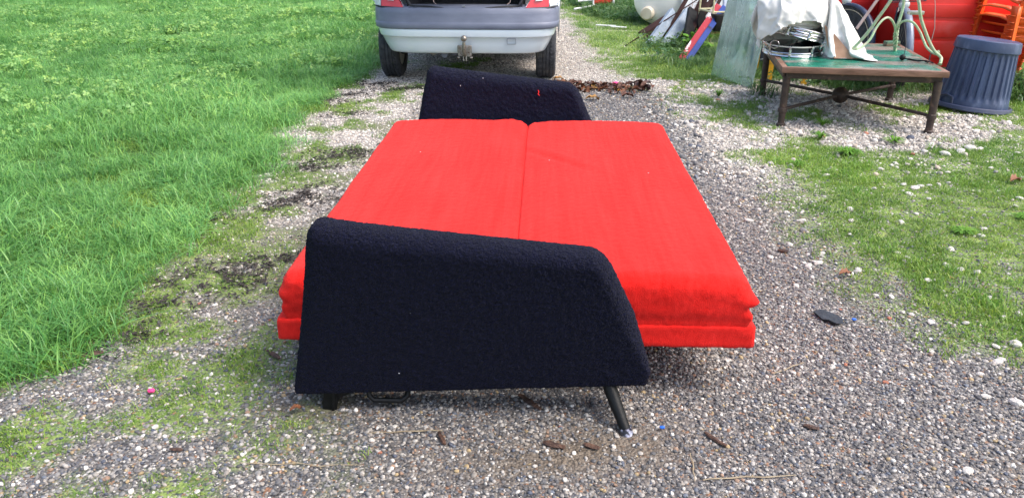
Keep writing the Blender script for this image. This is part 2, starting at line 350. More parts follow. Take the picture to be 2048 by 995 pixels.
def ground():
    xs = np.concatenate([-np.geomspace(220, 7, 24), np.arange(-6.8, 6.8, .055), np.geomspace(7, 220, 24)])
    ys = np.concatenate([[-60, -20, -6, -1, .4], np.arange(.9, 9, .05), np.arange(9, 16, .1), np.geomspace(16.5, 300, 26)])
    X, Y = np.meshgrid(xs, ys, indexing='xy'); nx, ny = len(xs), len(ys)
    V = np.stack([X.ravel(), Y.ravel(), gz(X, Y).ravel()], 1)
    i = np.arange(nx*ny).reshape(ny, nx)
    F = np.stack([i[:-1, :-1].ravel(), i[:-1, 1:].ravel(), i[1:, 1:].ravel(), i[1:, :-1].ravel()], 1)
    me = bpy.data.meshes.new('ground'); me.from_pydata(V.tolist(), [], F.tolist())
    me.polygons.foreach_set('use_smooth', [True]*len(me.polygons))
    for nm, a in zip(('lawn', 'moss', 'pale', 'soil'), zones(V[:, 0], V[:, 1])):
        me.attributes.new(nm, 'FLOAT', 'POINT').data.foreach_set('value', a.astype(np.float32))
    m = bpy.data.materials.new('gravel_and_grass_ground'); m.use_nodes = True
    n = m.node_tree.nodes; l = m.node_tree.links; b = n['Principled BSDF']; b.inputs['Roughness'].default_value = .8
    b.inputs['Specular IOR Level'].default_value = .25
    tc = n.new('ShaderNodeTexCoord')
    def at(nm):
        q = n.new('ShaderNodeAttribute'); q.attribute_name = nm; return q.outputs['Fac']
    def ramp(src, cols, interp='LINEAR'):
        r = n.new('ShaderNodeValToRGB'); cr = r.color_ramp; cr.interpolation = interp
        while len(cr.elements) < len(cols): cr.elements.new(.5)
        for e_, (p_, c_) in zip(cr.elements, cols): e_.position = p_; e_.color = (*c_, 1)
        l.new(src, r.inputs[0]); return r.outputs[0]
    def vor(s):
        v = n.new('ShaderNodeTexVoronoi'); v.inputs['Scale'].default_value = s; l.new(tc.outputs['Object'], v.inputs['Vector']); return v
    def mix(f, a, c, mode='MIX'):
        q = n.new('ShaderNodeMix'); q.data_type = 'RGBA'; q.blend_type = mode
        if isinstance(f, float): q.inputs[0].default_value = f
        else: l.new(f, q.inputs[0])
        for k, v in ((6, a), (7, c)):
            if isinstance(v, tuple): q.inputs[k].default_value = (*v, 1)
            else: l.new(v, q.inputs[k])
        return q.outputs[2]
    v1 = vor(105); sep = n.new('ShaderNodeSeparateColor'); l.new(v1.outputs['Color'], sep.inputs[0])
    darkg = ramp(sep.outputs[0], [(0, (.05, .05, .055)), (.25, (.10, .095, .10)), (.42, (.17, .15, .14)), (.55, (.075, .085, .11)), (.64, (.26, .23, .20)), (.8, (.40, .38, .36)), (.93, (.28, .15, .09))], 'CONSTANT')
    paleg = ramp(sep.outputs[0], [(0, (.20, .18, .165)), (.2, (.33, .29, .26)), (.45, (.48, .44, .40)), (.7, (.58, .55, .51)), (.88, (.15, .145, .15))], 'CONSTANT')
    g = mix(at('pale'), darkg, paleg)
    mr = n.new('ShaderNodeMapRange'); mr.inputs[1].default_value = .25; mr.inputs[2].default_value = .75; l.new(v1.outputs['Distance'], mr.inputs[0])
    no = n.new('ShaderNodeTexNoise'); no.inputs['Scale'].default_value = 55; no.inputs['Detail'].default_value = 6; l.new(tc.outputs['Object'], no.inputs[0])
    fn = n.new('ShaderNodeMapRange'); fn.inputs[1].default_value = .42; fn.inputs[2].default_value = .62; fn.inputs[4].default_value = .6; l.new(no.outputs[0], fn.inputs[0])
    g = mix(fn.outputs[0], g, (.165, .150, .142))
    soilc = ramp(no.outputs[0], [(.3, (.07, .055, .042)), (.7, (.22, .18, .14))])
    g = mix(at('soil'), g, soilc)
    no2 = n.new('ShaderNodeTexNoise'); no2.inputs['Scale'].default_value = 14; no2.inputs['Detail'].default_value = 8; l.new(tc.outputs['Object'], no2.inputs[0])
    mossc = ramp(no2.outputs[0], [(.3, (.085, .15, .03)), (.5, (.17, .26, .05)), (.7, (.29, .36, .10))])
    mm = n.new('ShaderNodeMath'); mm.operation = 'MULTIPLY'; l.new(at('moss'), mm.inputs[0])
    nn = n.new('ShaderNodeMapRange'); nn.inputs[1].default_value = .36; nn.inputs[2].default_value = .52; l.new(no.outputs[0], nn.inputs[0]); l.new(nn.outputs[0], mm.inputs[1])
    g = mix(mm.outputs[0], g, mossc)
    lawnc = ramp(no2.outputs[0], [(.3, (.035, .085, .018)), (.7, (.08, .17, .03))])
    g = mix(at('lawn'), g, lawnc)
    l.new(g, b.inputs['Base Color'])
    bp = n.new('ShaderNodeBump'); bp.inputs['Strength'].default_value = .9; bp.inputs['Distance'].default_value = .008; bp.invert = True
    l.new(v1.outputs['Distance'], bp.inputs['Height']); l.new(bp.outputs[0], b.inputs['Normal'])
    return tag(link('ground', me, m), 'gravel track with moss and grass verges', None, None, 'structure')
GROUND = ground()

# ------------------------------------------------------------------ scatter by geometry nodes
def attr_mat(name, rough=.6, leaf=False, spec=.4):
    """colour = instance attribute 'col' times small mesh variation"""
    m = bpy.data.materials.new(name); m.use_nodes = True; n = m.node_tree.nodes; l = m.node_tree.links
    b = n['Principled BSDF']; b.inputs['Roughness'].default_value = rough; b.inputs['Specular IOR Level'].default_value = spec
    a = n.new('ShaderNodeAttribute'); a.attribute_type = 'INSTANCER'; a.attribute_name = 'col'
    src = a.outputs['Color']
    if leaf:
        t = n.new('ShaderNodeAttribute'); t.attribute_name = 'tint'
        hv = n.new('ShaderNodeVectorMath'); hv.operation = 'MULTIPLY'
        r = n.new('ShaderNodeValToRGB'); cr = r.color_ramp
        for e_, (p_, c_) in zip([cr.elements[0], cr.elements[1], cr.elements.new(.5), cr.elements.new(.9)], [(0, (.55, .75, .7)), (1, (2.2, 1.5, 1.1)), (.5, (1, 1, 1)), (.9, (1.35, 1.2, .9))]): e_.position = p_; e_.color = (*c_, 1)
        l.new(t.outputs['Fac'], r.inputs[0]); l.new(src, hv.inputs[0]); l.new(r.outputs[0], hv.inputs[1]); src = hv.outputs[0]
        tr = n.new('ShaderNodeBsdfTranslucent'); l.new(src, tr.inputs[0])
        mx = n.new('ShaderNodeMixShader'); mx.inputs[0].default_value = .35
        l.new(b.outputs[0], mx.inputs[1]); l.new(tr.outputs[0], mx.inputs[2]); l.new(mx.outputs[0], n['Material Output'].inputs[0])
    else:
        tc = n.new('ShaderNodeTexCoord'); no = n.new('ShaderNodeTexNoise'); no.inputs['Scale'].default_value = 3; l.new(tc.outputs['Object'], no.inputs[0])
        mr = n.new('ShaderNodeMapRange'); mr.inputs[3].default_value = .7; mr.inputs[4].default_value = 1.3; l.new(no.outputs[0], mr.inputs[0])
        hv = n.new('ShaderNodeVectorMath'); hv.operation = 'SCALE'; l.new(src, hv.inputs[0]); l.new(mr.outputs[0], hv.inputs['Scale']); src = hv.outputs[0]
    l.new(src, b.inputs['Base Color'])
    return m
MP = attr_mat('pebble_stone', .65); MG = attr_mat('grass_blade', .38, True)

def scatter(name, pts, rot, scl, colr, meshes, idx):
    me = bpy.data.meshes.new(name); me.from_pydata(np.asarray(pts).tolist(), [], [])
    for nm, a in (('rot', rot), ('scl', scl), ('col', colr)):
        me.attributes.new(nm, 'FLOAT_VECTOR', 'POINT').data.foreach_set('vector', np.asarray(a, np.float32).ravel())
    me.attributes.new('idx', 'INT', 'POINT').data.foreach_set('value', np.asarray(idx, np.int32))
    src = bpy.data.collections.new(name+'_source')
    for i, q in enumerate(meshes): src.objects.link(bpy.data.objects.new('%s_piece_%02d' % (name, i), q))
    o = link(name, me)
    g = bpy.data.node_groups.new(name, 'GeometryNodeTree')
    g.interface.new_socket('Geometry', in_out='INPUT', socket_type='NodeSocketGeometry')
    g.interface.new_socket('Geometry', in_out='OUTPUT', socket_type='NodeSocketGeometry')
    n = g.nodes; l = g.links; gi = n.new('NodeGroupInput'); go = n.new('NodeGroupOutput')
    ci = n.new('GeometryNodeCollectionInfo'); ci.inputs['Collection'].default_value = src
    ci.inputs['Separate Children'].default_value = True; ci.inputs['Reset Children'].default_value = True
    ip = n.new('GeometryNodeInstanceOnPoints'); ip.inputs['Pick Instance'].default_value = True
    def na(nm, t):
        q = n.new('GeometryNodeInputNamedAttribute'); q.data_type = t; q.inputs['Name'].default_value = nm; return q.outputs[0]
    l.new(gi.outputs[0], ip.inputs['Points']); l.new(ci.outputs[0], ip.inputs['Instance'])
    l.new(na('idx', 'INT'), ip.inputs['Instance Index'])
    e2r = n.new('FunctionNodeEulerToRotation'); l.new(na('rot', 'FLOAT_VECTOR'), e2r.inputs[0]); l.new(e2r.outputs[0], ip.inputs['Rotation'])
    l.new(na('scl', 'FLOAT_VECTOR'), ip.inputs['Scale'])
    l.new(ip.outputs[0], go.inputs[0])
    md = o.modifiers.new('scatter', 'NODES'); md.node_group = g
    return o

def pebble_mesh(i, sub=2):
    b = bmesh.new(); bmesh.ops.create_icosphere(b, subdivisions=sub, radius=.5)
    for v in b.verts:
        p = v.co; f = 1+.5*(float(fbm(p.x*2+i*5.1, p.y*2+3, p.z*2+i))-.5)+.25*(float(vn(p.x*5+i, p.y*5, p.z*5))-.5)
        v.co = Vector((p.x*f, p.y*f*(.72+.06*(i % 3)), p.z*f*(.5+.07*(i % 4))))
    me = bpy.data.meshes.new('pebble'); b.to_mesh(me); b.free(); me.materials.append(MP)
    if i % 2: me.polygons.foreach_set('use_smooth', [True]*len(me.polygons))
    return me
PEB = [pebble_mesh(i, 2) for i in range(6)]
DARKP = np.array([(.06, .062, .07), (.10, .10, .108), (.19, .185, .185), (.10, .12, .16), (.28, .25, .22), (.42, .39, .36), (.60, .57, .53), (.28, .17, .11), (.13, .12, .12), (.36, .33, .30), (.045, .06, .10), (.36, .26, .13)])
DW = np.array([.17, .16, .16, .05, .12, .10, .05, .03, .10, .09, .025, .03]); DW /= DW.sum()
PALEP = np.array([(.58, .53, .48), (.70, .66, .61), (.47, .42, .37), (.35, .31, .28), (.22, .20, .20), (.48, .38, .30)])
PW = np.array([.27, .14, .25, .17, .11, .06]); PW /= PW.sum()

def in_view(x, y, m=.15):
    c, s = math.cos(R(22.69)), math.sin(R(22.69)); zc = y*c+1.4*s; yc = y*s-1.4*c
    return (np.abs(x)*1600 < (1024+20)*zc+m*1600) & (-yc*1600 < (498)*zc+260)
def gravel():
    P = []; S = []; C = []
    def zone(y0, y1, x0, x1, dens, smin, smax, gamma=2.2, clear=False):
        n = int((y1-y0)*(x1-x0)*dens); x = rng.uniform(x0, x1, n); y = rng.uniform(y0, y1, n)
        lawn, moss, pale, soil = zones(x, y)
        keep = in_view(x, y) & (rng.random(n) > lawn*1.2) & (rng.random(n) > moss*.84) & (rng.random(n) > soil*.75)
        x, y, pale = x[keep], y[keep], pale[keep]; n = len(x)
        s = smin+(smax-smin)*rng.random(n)**gamma
        cd = DARKP[rng.choice(len(DARKP), n, p=DW)]; cp = PALEP[rng.choice(len(PALEP), n, p=PW)]
        pl = rng.random(n) < pale; c = np.where(pl[:, None], cp, cd)*(.8+.4*rng.random(n))[:, None]
        mean = np.where(pl[:, None], np.array([.45, .405, .35]), np.array([.205, .188, .175])); c = c*.82+mean*.18
        P.append(np.stack([x, y, gz(x, y)+s*.12], 1)); S.append(s); C.append(c)
    zone(1.35, 2.6, -2.2, 2.2, 12500, .005, .0165, 2.8)
    zone(2.6, 3.8, -2.2, 2.6, 9000, .0055, .016, 2.6)
    zone(3.8, 5.5, -2.0, 3.4, 5000, .008, .019, 2.2)
    zone(5.5, 8.0, -2.0, 4.6, 3600, .009, .019, 2.2)
    zone(8.0, 15, -3, 2.0, 1700, .011, .021, 2.0)
    zone(4.4, 7.4, 1.0, 3.6, 330, .022, .048, 3)
    P = np.concatenate(P); S = np.concatenate(S); C = np.concatenate(C); n = len(P)
    rot = np.stack([rng.normal(0, .35, n), rng.normal(0, .35, n), rng.uniform(0, 6.3, n)], 1)
    scl = S[:, None]*rng.uniform(.8, 1.25, (n, 3))
    o = scatter('gravel', P, rot, scl, C, PEB, rng.integers(0, 6, n)); print('pebbles', n)
    tag(o, kind='stuff'); o.parent = GROUND
gravel()

# ---- grass pieces
def blades(n, rad, hmin, hmax, wid, bend, flat=0, seed=0):
    q = np.random.default_rng(seed); V = []; F = []; T = []
    for k in range(n):
        a = q.uniform(0, 6.283); rr = rad*math.sqrt(q.random()); x, y = rr*math.cos(a), rr*math.sin(a)
        h = q.uniform(hmin, hmax); d = q.uniform(0, 6.283); bd = bend*q.uniform(.2, 1.3); dx, dy = math.cos(d), math.sin(d)
        wv = wid*q.uniform(.7, 1.3); px, py = -dy*wv/2, dx*wv/2; t = q.random(); b0 = len(V)
        for i, (s, wf) in enumerate(((0, 1), (.4, 1), (.75, .7))):
            ox, oz = bd*h*s**2, h*s*(1-.35*bd*s)
            V += [(x+dx*ox-px*wf, y+dy*ox-py*wf, oz), (x+dx*ox+px*wf, y+dy*ox+py*wf, oz)]; T += [t*.9+.05*s]*2
        V.append((x+dx*bd*h, y+dy*bd*h, h*(1-.35*bd))); T.append(min(1, t+.06))
        F += [(b0, b0+1, b0+3, b0+2), (b0+2, b0+3, b0+5, b0+4), (b0+4, b0+5, b0+6)]
    me = bpy.data.meshes.new('grass_tuft'); me.from_pydata(V, [], F)
    me.attributes.new('tint', 'FLOAT', 'POINT').data.foreach_set('value', T)
    me.polygons.foreach_set('use_smooth', [True]*len(F)); me.materials.append(MG); return me
def clover(n, rad, hmin, hmax, lr, seed=0):
    q = np.random.default_rng(seed); V = []; F = []; T = []
    for k in range(n):
        a = q.uniform(0, 6.283); rr = rad*math.sqrt(q.random()); x, y = rr*math.cos(a), rr*math.sin(a); h = q.uniform(hmin, hmax); t = q.random()
        r0 = lr*q.uniform(.6, 1.4); tilt = Euler((q.normal(0, .45), q.normal(0, .45), q.uniform(0, 6.3))).to_matrix()
        for j in range(3):
            b0 = len(V); aj = j*2.094
            for (u, v, zz) in ((0, 0, 0), (.5, -.42, .08), (1.05, -.38, .02), (1.15, 0, -.05), (1.05, .38, .02), (.5, .42, .08)):
                p = tilt @ Vector(((u*math.cos(aj)-v*math.sin(aj))*r0, (u*math.sin(aj)+v*math.cos(aj))*r0, zz*r0)); V.append((x+p.x, y+p.y, h+p.z)); T.append(t)
            F.append(tuple(range(b0, b0+6)))
    me = bpy.data.meshes.new('clover_patch'); me.from_pydata(V, [], F)
    me.attributes.new('tint', 'FLOAT', 'POINT').data.foreach_set('value', T); me.materials.append(MG); return me

def field(name, dens, box, meshes, mask, size, cola, colb, label, kinds=None, colf=None):
    x0, x1, y0, y1 = box; n = int((x1-x0)*(y1-y0)*dens); x = rng.uniform(x0, x1, n); y = rng.uniform(y0, y1, n)
    k = in_view(x, y, .3) & (rng.random(n) < mask(x, y)); x, y = x[k], y[k]; n = len(x)
    f = fbm(x*1.1, y*1.1, 2.2)*.55+fbm(x*5, y*5, 4.4)*.25+rng.random(n)*.2
    f = np.clip((f-.3)/.4, 0, 1)[:, None]
    c = np.array(cola)*(1-f)+np.array(colb)*f
    s = rng.uniform(*size, n)*(.45+1.1*fbm(x*1.7, y*1.7, 9.1))
    print(name, n)
    o = scatter(name, np.stack([x, y, gz(x, y)-.002], 1), np.stack([rng.normal(0, .12, n), rng.normal(0, .12, n), rng.uniform(0, 6.3, n)], 1),
                np.stack([s, s, s*rng.uniform(.8, 1.2, n)], 1), c, meshes, rng.integers(0, len(meshes), n))
    return tag(o, label, 'grass' if 'clover' not in name else 'clover', None, 'stuff')
BIG = [blades(170, .13, .03, .105+.01*(i % 3), .0036, 1.5, seed=i) for i in range(6)]
SML = [blades(46, .055, .010, .026, .0026, .9, seed=20+i) for i in range(4)]
MED = [blades(60, .08, .025, .055, .003, 1.0, seed=30+i) for i in range(4)]
CLV = [clover(40, .13, .03, .075, .010+.003*i, seed=40+i) for i in range(4)]
lawn_m = lambda x, y: zones(x, y)[0]
def far_clover(x, y):
    d = np.interp(y, YL, XL)-x
    return zones(x, y)[0]*sstep(.5, 1.9, d+(y-5.5)*.28)*sstep(.38, .62, fbm(x*1.5, y*1.5, 7.7)+.05*sstep(5, 8, y)+.12*(fbm(x*5, y*5, 1.7)-.5))
field('lawn_grass', 75, (-10, -1.2, 1.9, 16), BIG, lambda x, y: lawn_m(x, y)*(1-.3*far_clover(x, y)), (.75, 1.3), (.085, .25, .050), (.28, .54, .17), 'lush long green grass covering the verge left of the gravel track')
field('clover_patches', 36, (-10, -1.6, 2.5, 16), CLV, far_clover, (.75, 1.25), (.17, .36, .08), (.34, .54, .19), 'pale clover and broad leaved weeds in the upper left lawn')
field('lawn_edge_grass', 170, (-2.6, -.9, 1.7, 12), MED, lambda x, y: np.clip(lawn_m(x, y)*.5+sstep(.10, .9, lawn_m(x-.10, y)), 0, 1)*.8, (.7, 1.2), (.10, .23, .035), (.28, .44, .09), 'short grass fringe where the left lawn meets the gravel')
field('moss_sprigs', 420, (-2.3, 4.6, 1.6, 8.5), SML, lambda x, y: zones(x, y)[1]**1.3*(1-zones(x, y)[0]), (.7, 1.2), (.10, .22, .03), (.31, .43, .09), 'tiny moss and grass sprigs growing through the gravel')
field('far_verge_grass', 75, (.6, 6.5, 7.4, 16), MED, lambda x, y: zones(x, y)[1]*(1-.0*x), (.8, 1.4), (.12, .26, .045), (.35, .47, .13), 'short bright grass on the right verge around the scrap heap')
def tallm(x, y): return sstep(.0, .5, x-np.interp(y, [9, 10.5, 12, 14], [4.5, 2.0, 1.1, .9]))*sstep(9.5, 10.5, y)+.9*np.exp(-((x-1.85)/.35)**2-((y-8.9)/.5)**2)+.8*np.exp(-((x-3.3)/.9)**2-((y-7.2)/.35)**2)+np.exp(-((x-4.2)/.4)**2-((y-6.6)/.5)**2)
field('tall_weeds', 70, (.8, 7, 6.4, 16), BIG+CLV, tallm, (1.0, 1.8), (.05, .13, .03), (.12, .22, .07), 'taller weeds growing between the stored scrap on the right')
# bright moss lawn right
field('right_grass', 210, (1.3, 5.2, 2.2, 7.8), SML+MED[:1], lambda x, y: sstep(.65, 1, zones(x, y)[1])*sstep(.50, .64, fbm(x*2.4+5, y*2.4, 3.9)), (.5, 1.1), (.09, .24, .03), (.26, .42, .07), 'darker short grass patches on the right verge')

# ------------------------------------------------------------------ sofa bed
def sofa():
    yaw = R(-2.25); c = Vector((-.08, 3.15, 0)); c.rotate(Euler((0, 0, yaw)))
    root = empty('sofa_bed', c, (0, 0, yaw), 'unfolded sofa bed with red wool cushions and black boucle side panels on the gravel', 'sofa bed')
    # arms
    zs = [.05, .10, .17, .36, .48, .56, .65]; xr = [.380, .388, .403, .345, .290, .250, .215]
    zl = [.05, .09, .60, .65]; xl = [-.660, -.654, -.545, -.535]
    def arm(sgn, seg, fuzz):
        rf = lambda P: .010+.044*sstep(-.9, .1, P[:, 2])*sstep(-1.0, .0, P[:, 0]+.6)+.0
        P, p, nrm, F = rounded_box((.52, .054, .265), rf, seg)
        a = (p[:, 0]/.52+1)/2; b = p[:, 1]; t = (p[:, 2]/.265+1)/2
        zb = .060+.066*a; zt = .650-.085*a
        z = zb+(zt-zb)*t
        x = np.interp(z, zl, xl)*(1-a)+np.interp(z, zs, xr)*a
        # taper of thickness, flare to the outside
        mid = 1.068+.092*(z-.09)/.5
        th = 1.0+.15*sstep(.2, .6, z)
        yy = -(mid)+b*th
        # puffy face
        yy += -np.sign(-b)*0-.006*np.sin(a*math.pi)*np.sin(t*math.pi)
        V = np.stack([x, yy, z], 1)
        N = vnormals(V, F)
        d = fuzz*(rng.random(len(V))-.35)+.0025*(fbm(V[:, 0]*7, V[:, 1]*7, V[:, 2]*7)-.5)+fuzz*1.2*(fbm(V[:, 0]*110, V[:, 1]*110, V[:, 2]*110, 2)-.5)
        V = V+N*d[:, None]
        if sgn > 0: V[:, 1] *= -1; F = [f[::-1] for f in F]
        return npmesh('arm', V, F, M['boucle'], root)
    near = arm(-1, (230, 26, 130), .0034); far = arm(1, (110, 14, 60), .005)
    # little stubs of lint and a red thread on the panels
    q = MB()
    for (x, z, r) in ((-.49, .545, .0028), (.10, .40, .0014), (-.28, .38, .0014), (-.33, .16, .0018)): q.ball((x, -1.125-.092*(z-.09)/.5-.004, z), r, 1, (1.5, .5, 1))
    tag(q.build('lint', M['lint'], near), kind='stuff')
    q = MB().tube([(.052, 1.087, .54), (.056, 1.084, .53), (.052, 1.082, .52), (.060, 1.08, .512)], .0022, 5)
    q.build('thread', M['redthread'], far)
    q = MB()
    for x, z in ((-.36, .56), (-.24, .60), (.25, .5)): q.ball((x, 1.09, z), .0026, 1)
    tag(q.build('lint', M['lint'], far), kind='stuff')

    # cushions
    def cushion(x0, x1, side):
        hx = (x1-x0)/2; cx = (x0+x1)/2
        P, p, nrm, F = rounded_box((hx, .985, .082), lambda P: .012+(.033*sstep(-.35, .35, P[:, 2]))*(1-(.85-.5*sstep(.75, 1, P[:, 1]))*sstep(.4, .9, -P[:, 0]*side)), (90, 210, 18))
        x = p[:, 0]+cx; y = p[:, 1]; z = p[:, 2]+.325
        u = (x-cx)/hx   # -1..1 in this cushion
        outer = sstep(.55, 1, u*side)
        ends = sstep(.80, 1.0, np.abs(y)/.985)
        t = (z-.243)/.164
        # gentle crown, sag to the seam, bulge of the left one near the seam
        top = sstep(.5, 1, t)
        z = z+top*(.012*(1-u**2)-.006)
        inner = sstep(.62, 1, -u*side)
        if side < 0: z += top*(.012*np.exp(-((u-.78)/.16)**2)*(sstep(-.2, .9, y)))
        z -= top*inner*(.004+.006*sstep(.7, 1, y))
        # side bulging between seam lines
        bul = np.sin(np.clip(t, 0, 1)*math.pi)
        x = x+side*outer*(.004*bul+.010*(fbm(y*4, z*16, 3+side)-.5))
        y = y+np.sign(y)*ends*(.008*bul+.009*(fbm(x*5, z*16+x*3, 9)-.5)*(1-top*.7))
        # corner tucks (near outer corners)
        dc = (1 if side > 0 else .45)*np.exp(-((u*side-1)/.07)**2-((np.abs(y)-.985)/.07)**2)
        tuck = np.exp(-((z-.335)/.015)**2)*.8-np.exp(-((z-.306)/.012)**2)*.35+np.exp(-((z-.275)/.022)**2)*.35
        x = x+side*dc*tuck*.030; y = y+np.sign(y)*dc*tuck*.022
        # lower fold line
        fold = np.exp(-((t-.16)/.10)**2)*(1-top)
        x -= side*outer*fold*.004; y -= np.sign(y)*ends*fold*.004
        # wrinkles on top
        wr = .0045*(fbm(x*2.2+y*.8, y*1.6, 12.5)-.5)
        if side > 0:
            ddd = (x-.10)*.80+(y-.30)*.60; al = -(x-.10)*.60+(y-.30)*.80
            wr = wr-.0055*np.exp(-(ddd/.022)**2-((al)/.26)**2)+.004*np.exp(-((ddd-.05)/.03)**2-(al/.3)**2)-.004*np.exp(-((x-.17)/.015)**2-((y-.62)/.2)**2)
        wr = wr+.0012*np.sin(x*95+3*fbm(x*2, y*.5, 1))*sstep(.25, 0, np.abs(x))
        wr = wr+.0035*np.exp(-((np.abs(x)-.035)/.012)**2)-.002*np.exp(-((np.abs(x)-.06)/.008)**2)
        z = z+top*wr
        V = np.stack([x, y, z], 1)
        V += vnormals(V, F)*(.0026*(rng.random(len(V))-.5))[:, None]
        return npmesh('cushion', V, F, M['red'], root)
    cl = cushion(-.708, .003, -1); cr = cushion(.0, .708, 1)
    # seams along the middle: piping
    q = MB(); pts = [(-.006+.003*math.sin(i*.9), -1.0+i*.1, .3975+.002*math.sin(i)) for i in range(21)]
    # flat skirt cushions under them
    def under(x0, x1, side):
        hx = (x1-x0)/2; cx = (x0+x1)/2
        P, p, nrm, F = rounded_box((hx, .992, .038), .009, (50, 130, 8))
        x = p[:, 0]+cx; y = p[:, 1]; z = p[:, 2]+.216
        o = sstep(.7, 1, (x-cx)/hx*side)
        x = x+side*o*(.008*(fbm(y*4, z*15, 2)-.5)); y = y+np.sign(y)*sstep(.9, 1, np.abs(y))*(.010*(fbm(x*4, z*18, 5)-.5))
        z = z+.006*(fbm(x*3, y*3, 4)-.5)
        V = np.stack([x, y, z], 1); V += vnormals(V, F)*(.0022*(rng.random(len(V))-.5))[:, None]
        npmesh('cushion_base', V, F, M['red'], root)
    under(-.733, .004, -1); under(-.002, .733, 1)
    q.b.free()
    # steel frame below
    q = MB()
    for x in (-.45, .30): q.box((x, 0, .150), (.04, 1.96, .035), bev=.004)
    for y in (-.93, 0, .93): q.box((-.08, y, .116), (.9, .04, .03), bev=.004)
    q.build('frame', M['steelblack'], root)
    for sy in (-1, 1):
        # splayed round leg on the right
        q = MB().tube([(.262, sy*1.06, .170), (.300, sy*1.125, .085), (.334, sy*1.188, .014)], [.0225, .0195, .0155], 14)
        lg = q.build('leg', M['steelblack'], root)
        q = MB().lathe([(.0155, .020), (.019, .014), (.021, .004), (.017, 0)], 16, Matrix.Translation((.336, sy*1.191, 0)))
        q.build('foot_cap', M['steelworn'], lg)
        # bent plate leg on the left
        q = MB()
        a = sy
        q.box((-.553, a*1.098, .050), (.044, .012, .100), (0, R(7), 0), bev=.003); q.box((-.540, a*1.075, .060), (.010, .07, .12), (0, R(7), 0), bev=.003)
        q.add([(-.535, a*1.10, .10), (-.44, a*1.07, .10), (-.44, a*1.07, .075), (-.53, a*1.10, .040), (-.535, a*1.085, .10), (-.44, a*1.055, .10), (-.44, a*1.055, .075), (-.53, a*1.085, .040)], [(0, 1, 2, 3), (7, 6, 5, 4), (0, 4, 5, 1), (1, 5, 6, 2), (2, 6, 7, 3), (3, 7, 4, 0)])
        q.build('leg', M['steelblack'], root)
        # low loop bar
        q = MB().tube([(-.44, a*1.07, .12), (-.435, a*1.095, .05), (-.42, a*1.10, .038), (-.335, a*1.10, .038), (-.320, a*1.09, .05), (-.312, a*1.04, .12)], .0085, 8)
        q.build('loop_bar', M['steelblack'], root)
    # specks on the red fabric
    q = MB()
    for x, y in ((.11, .22), (.52, .05), (-.47, .33)): q.ball((x, y, .4115), .0028, 1, (1, 1.6, .4))
    tag(q.build('lint', M['lint'], cl), kind='stuff')
    return root
sofa()

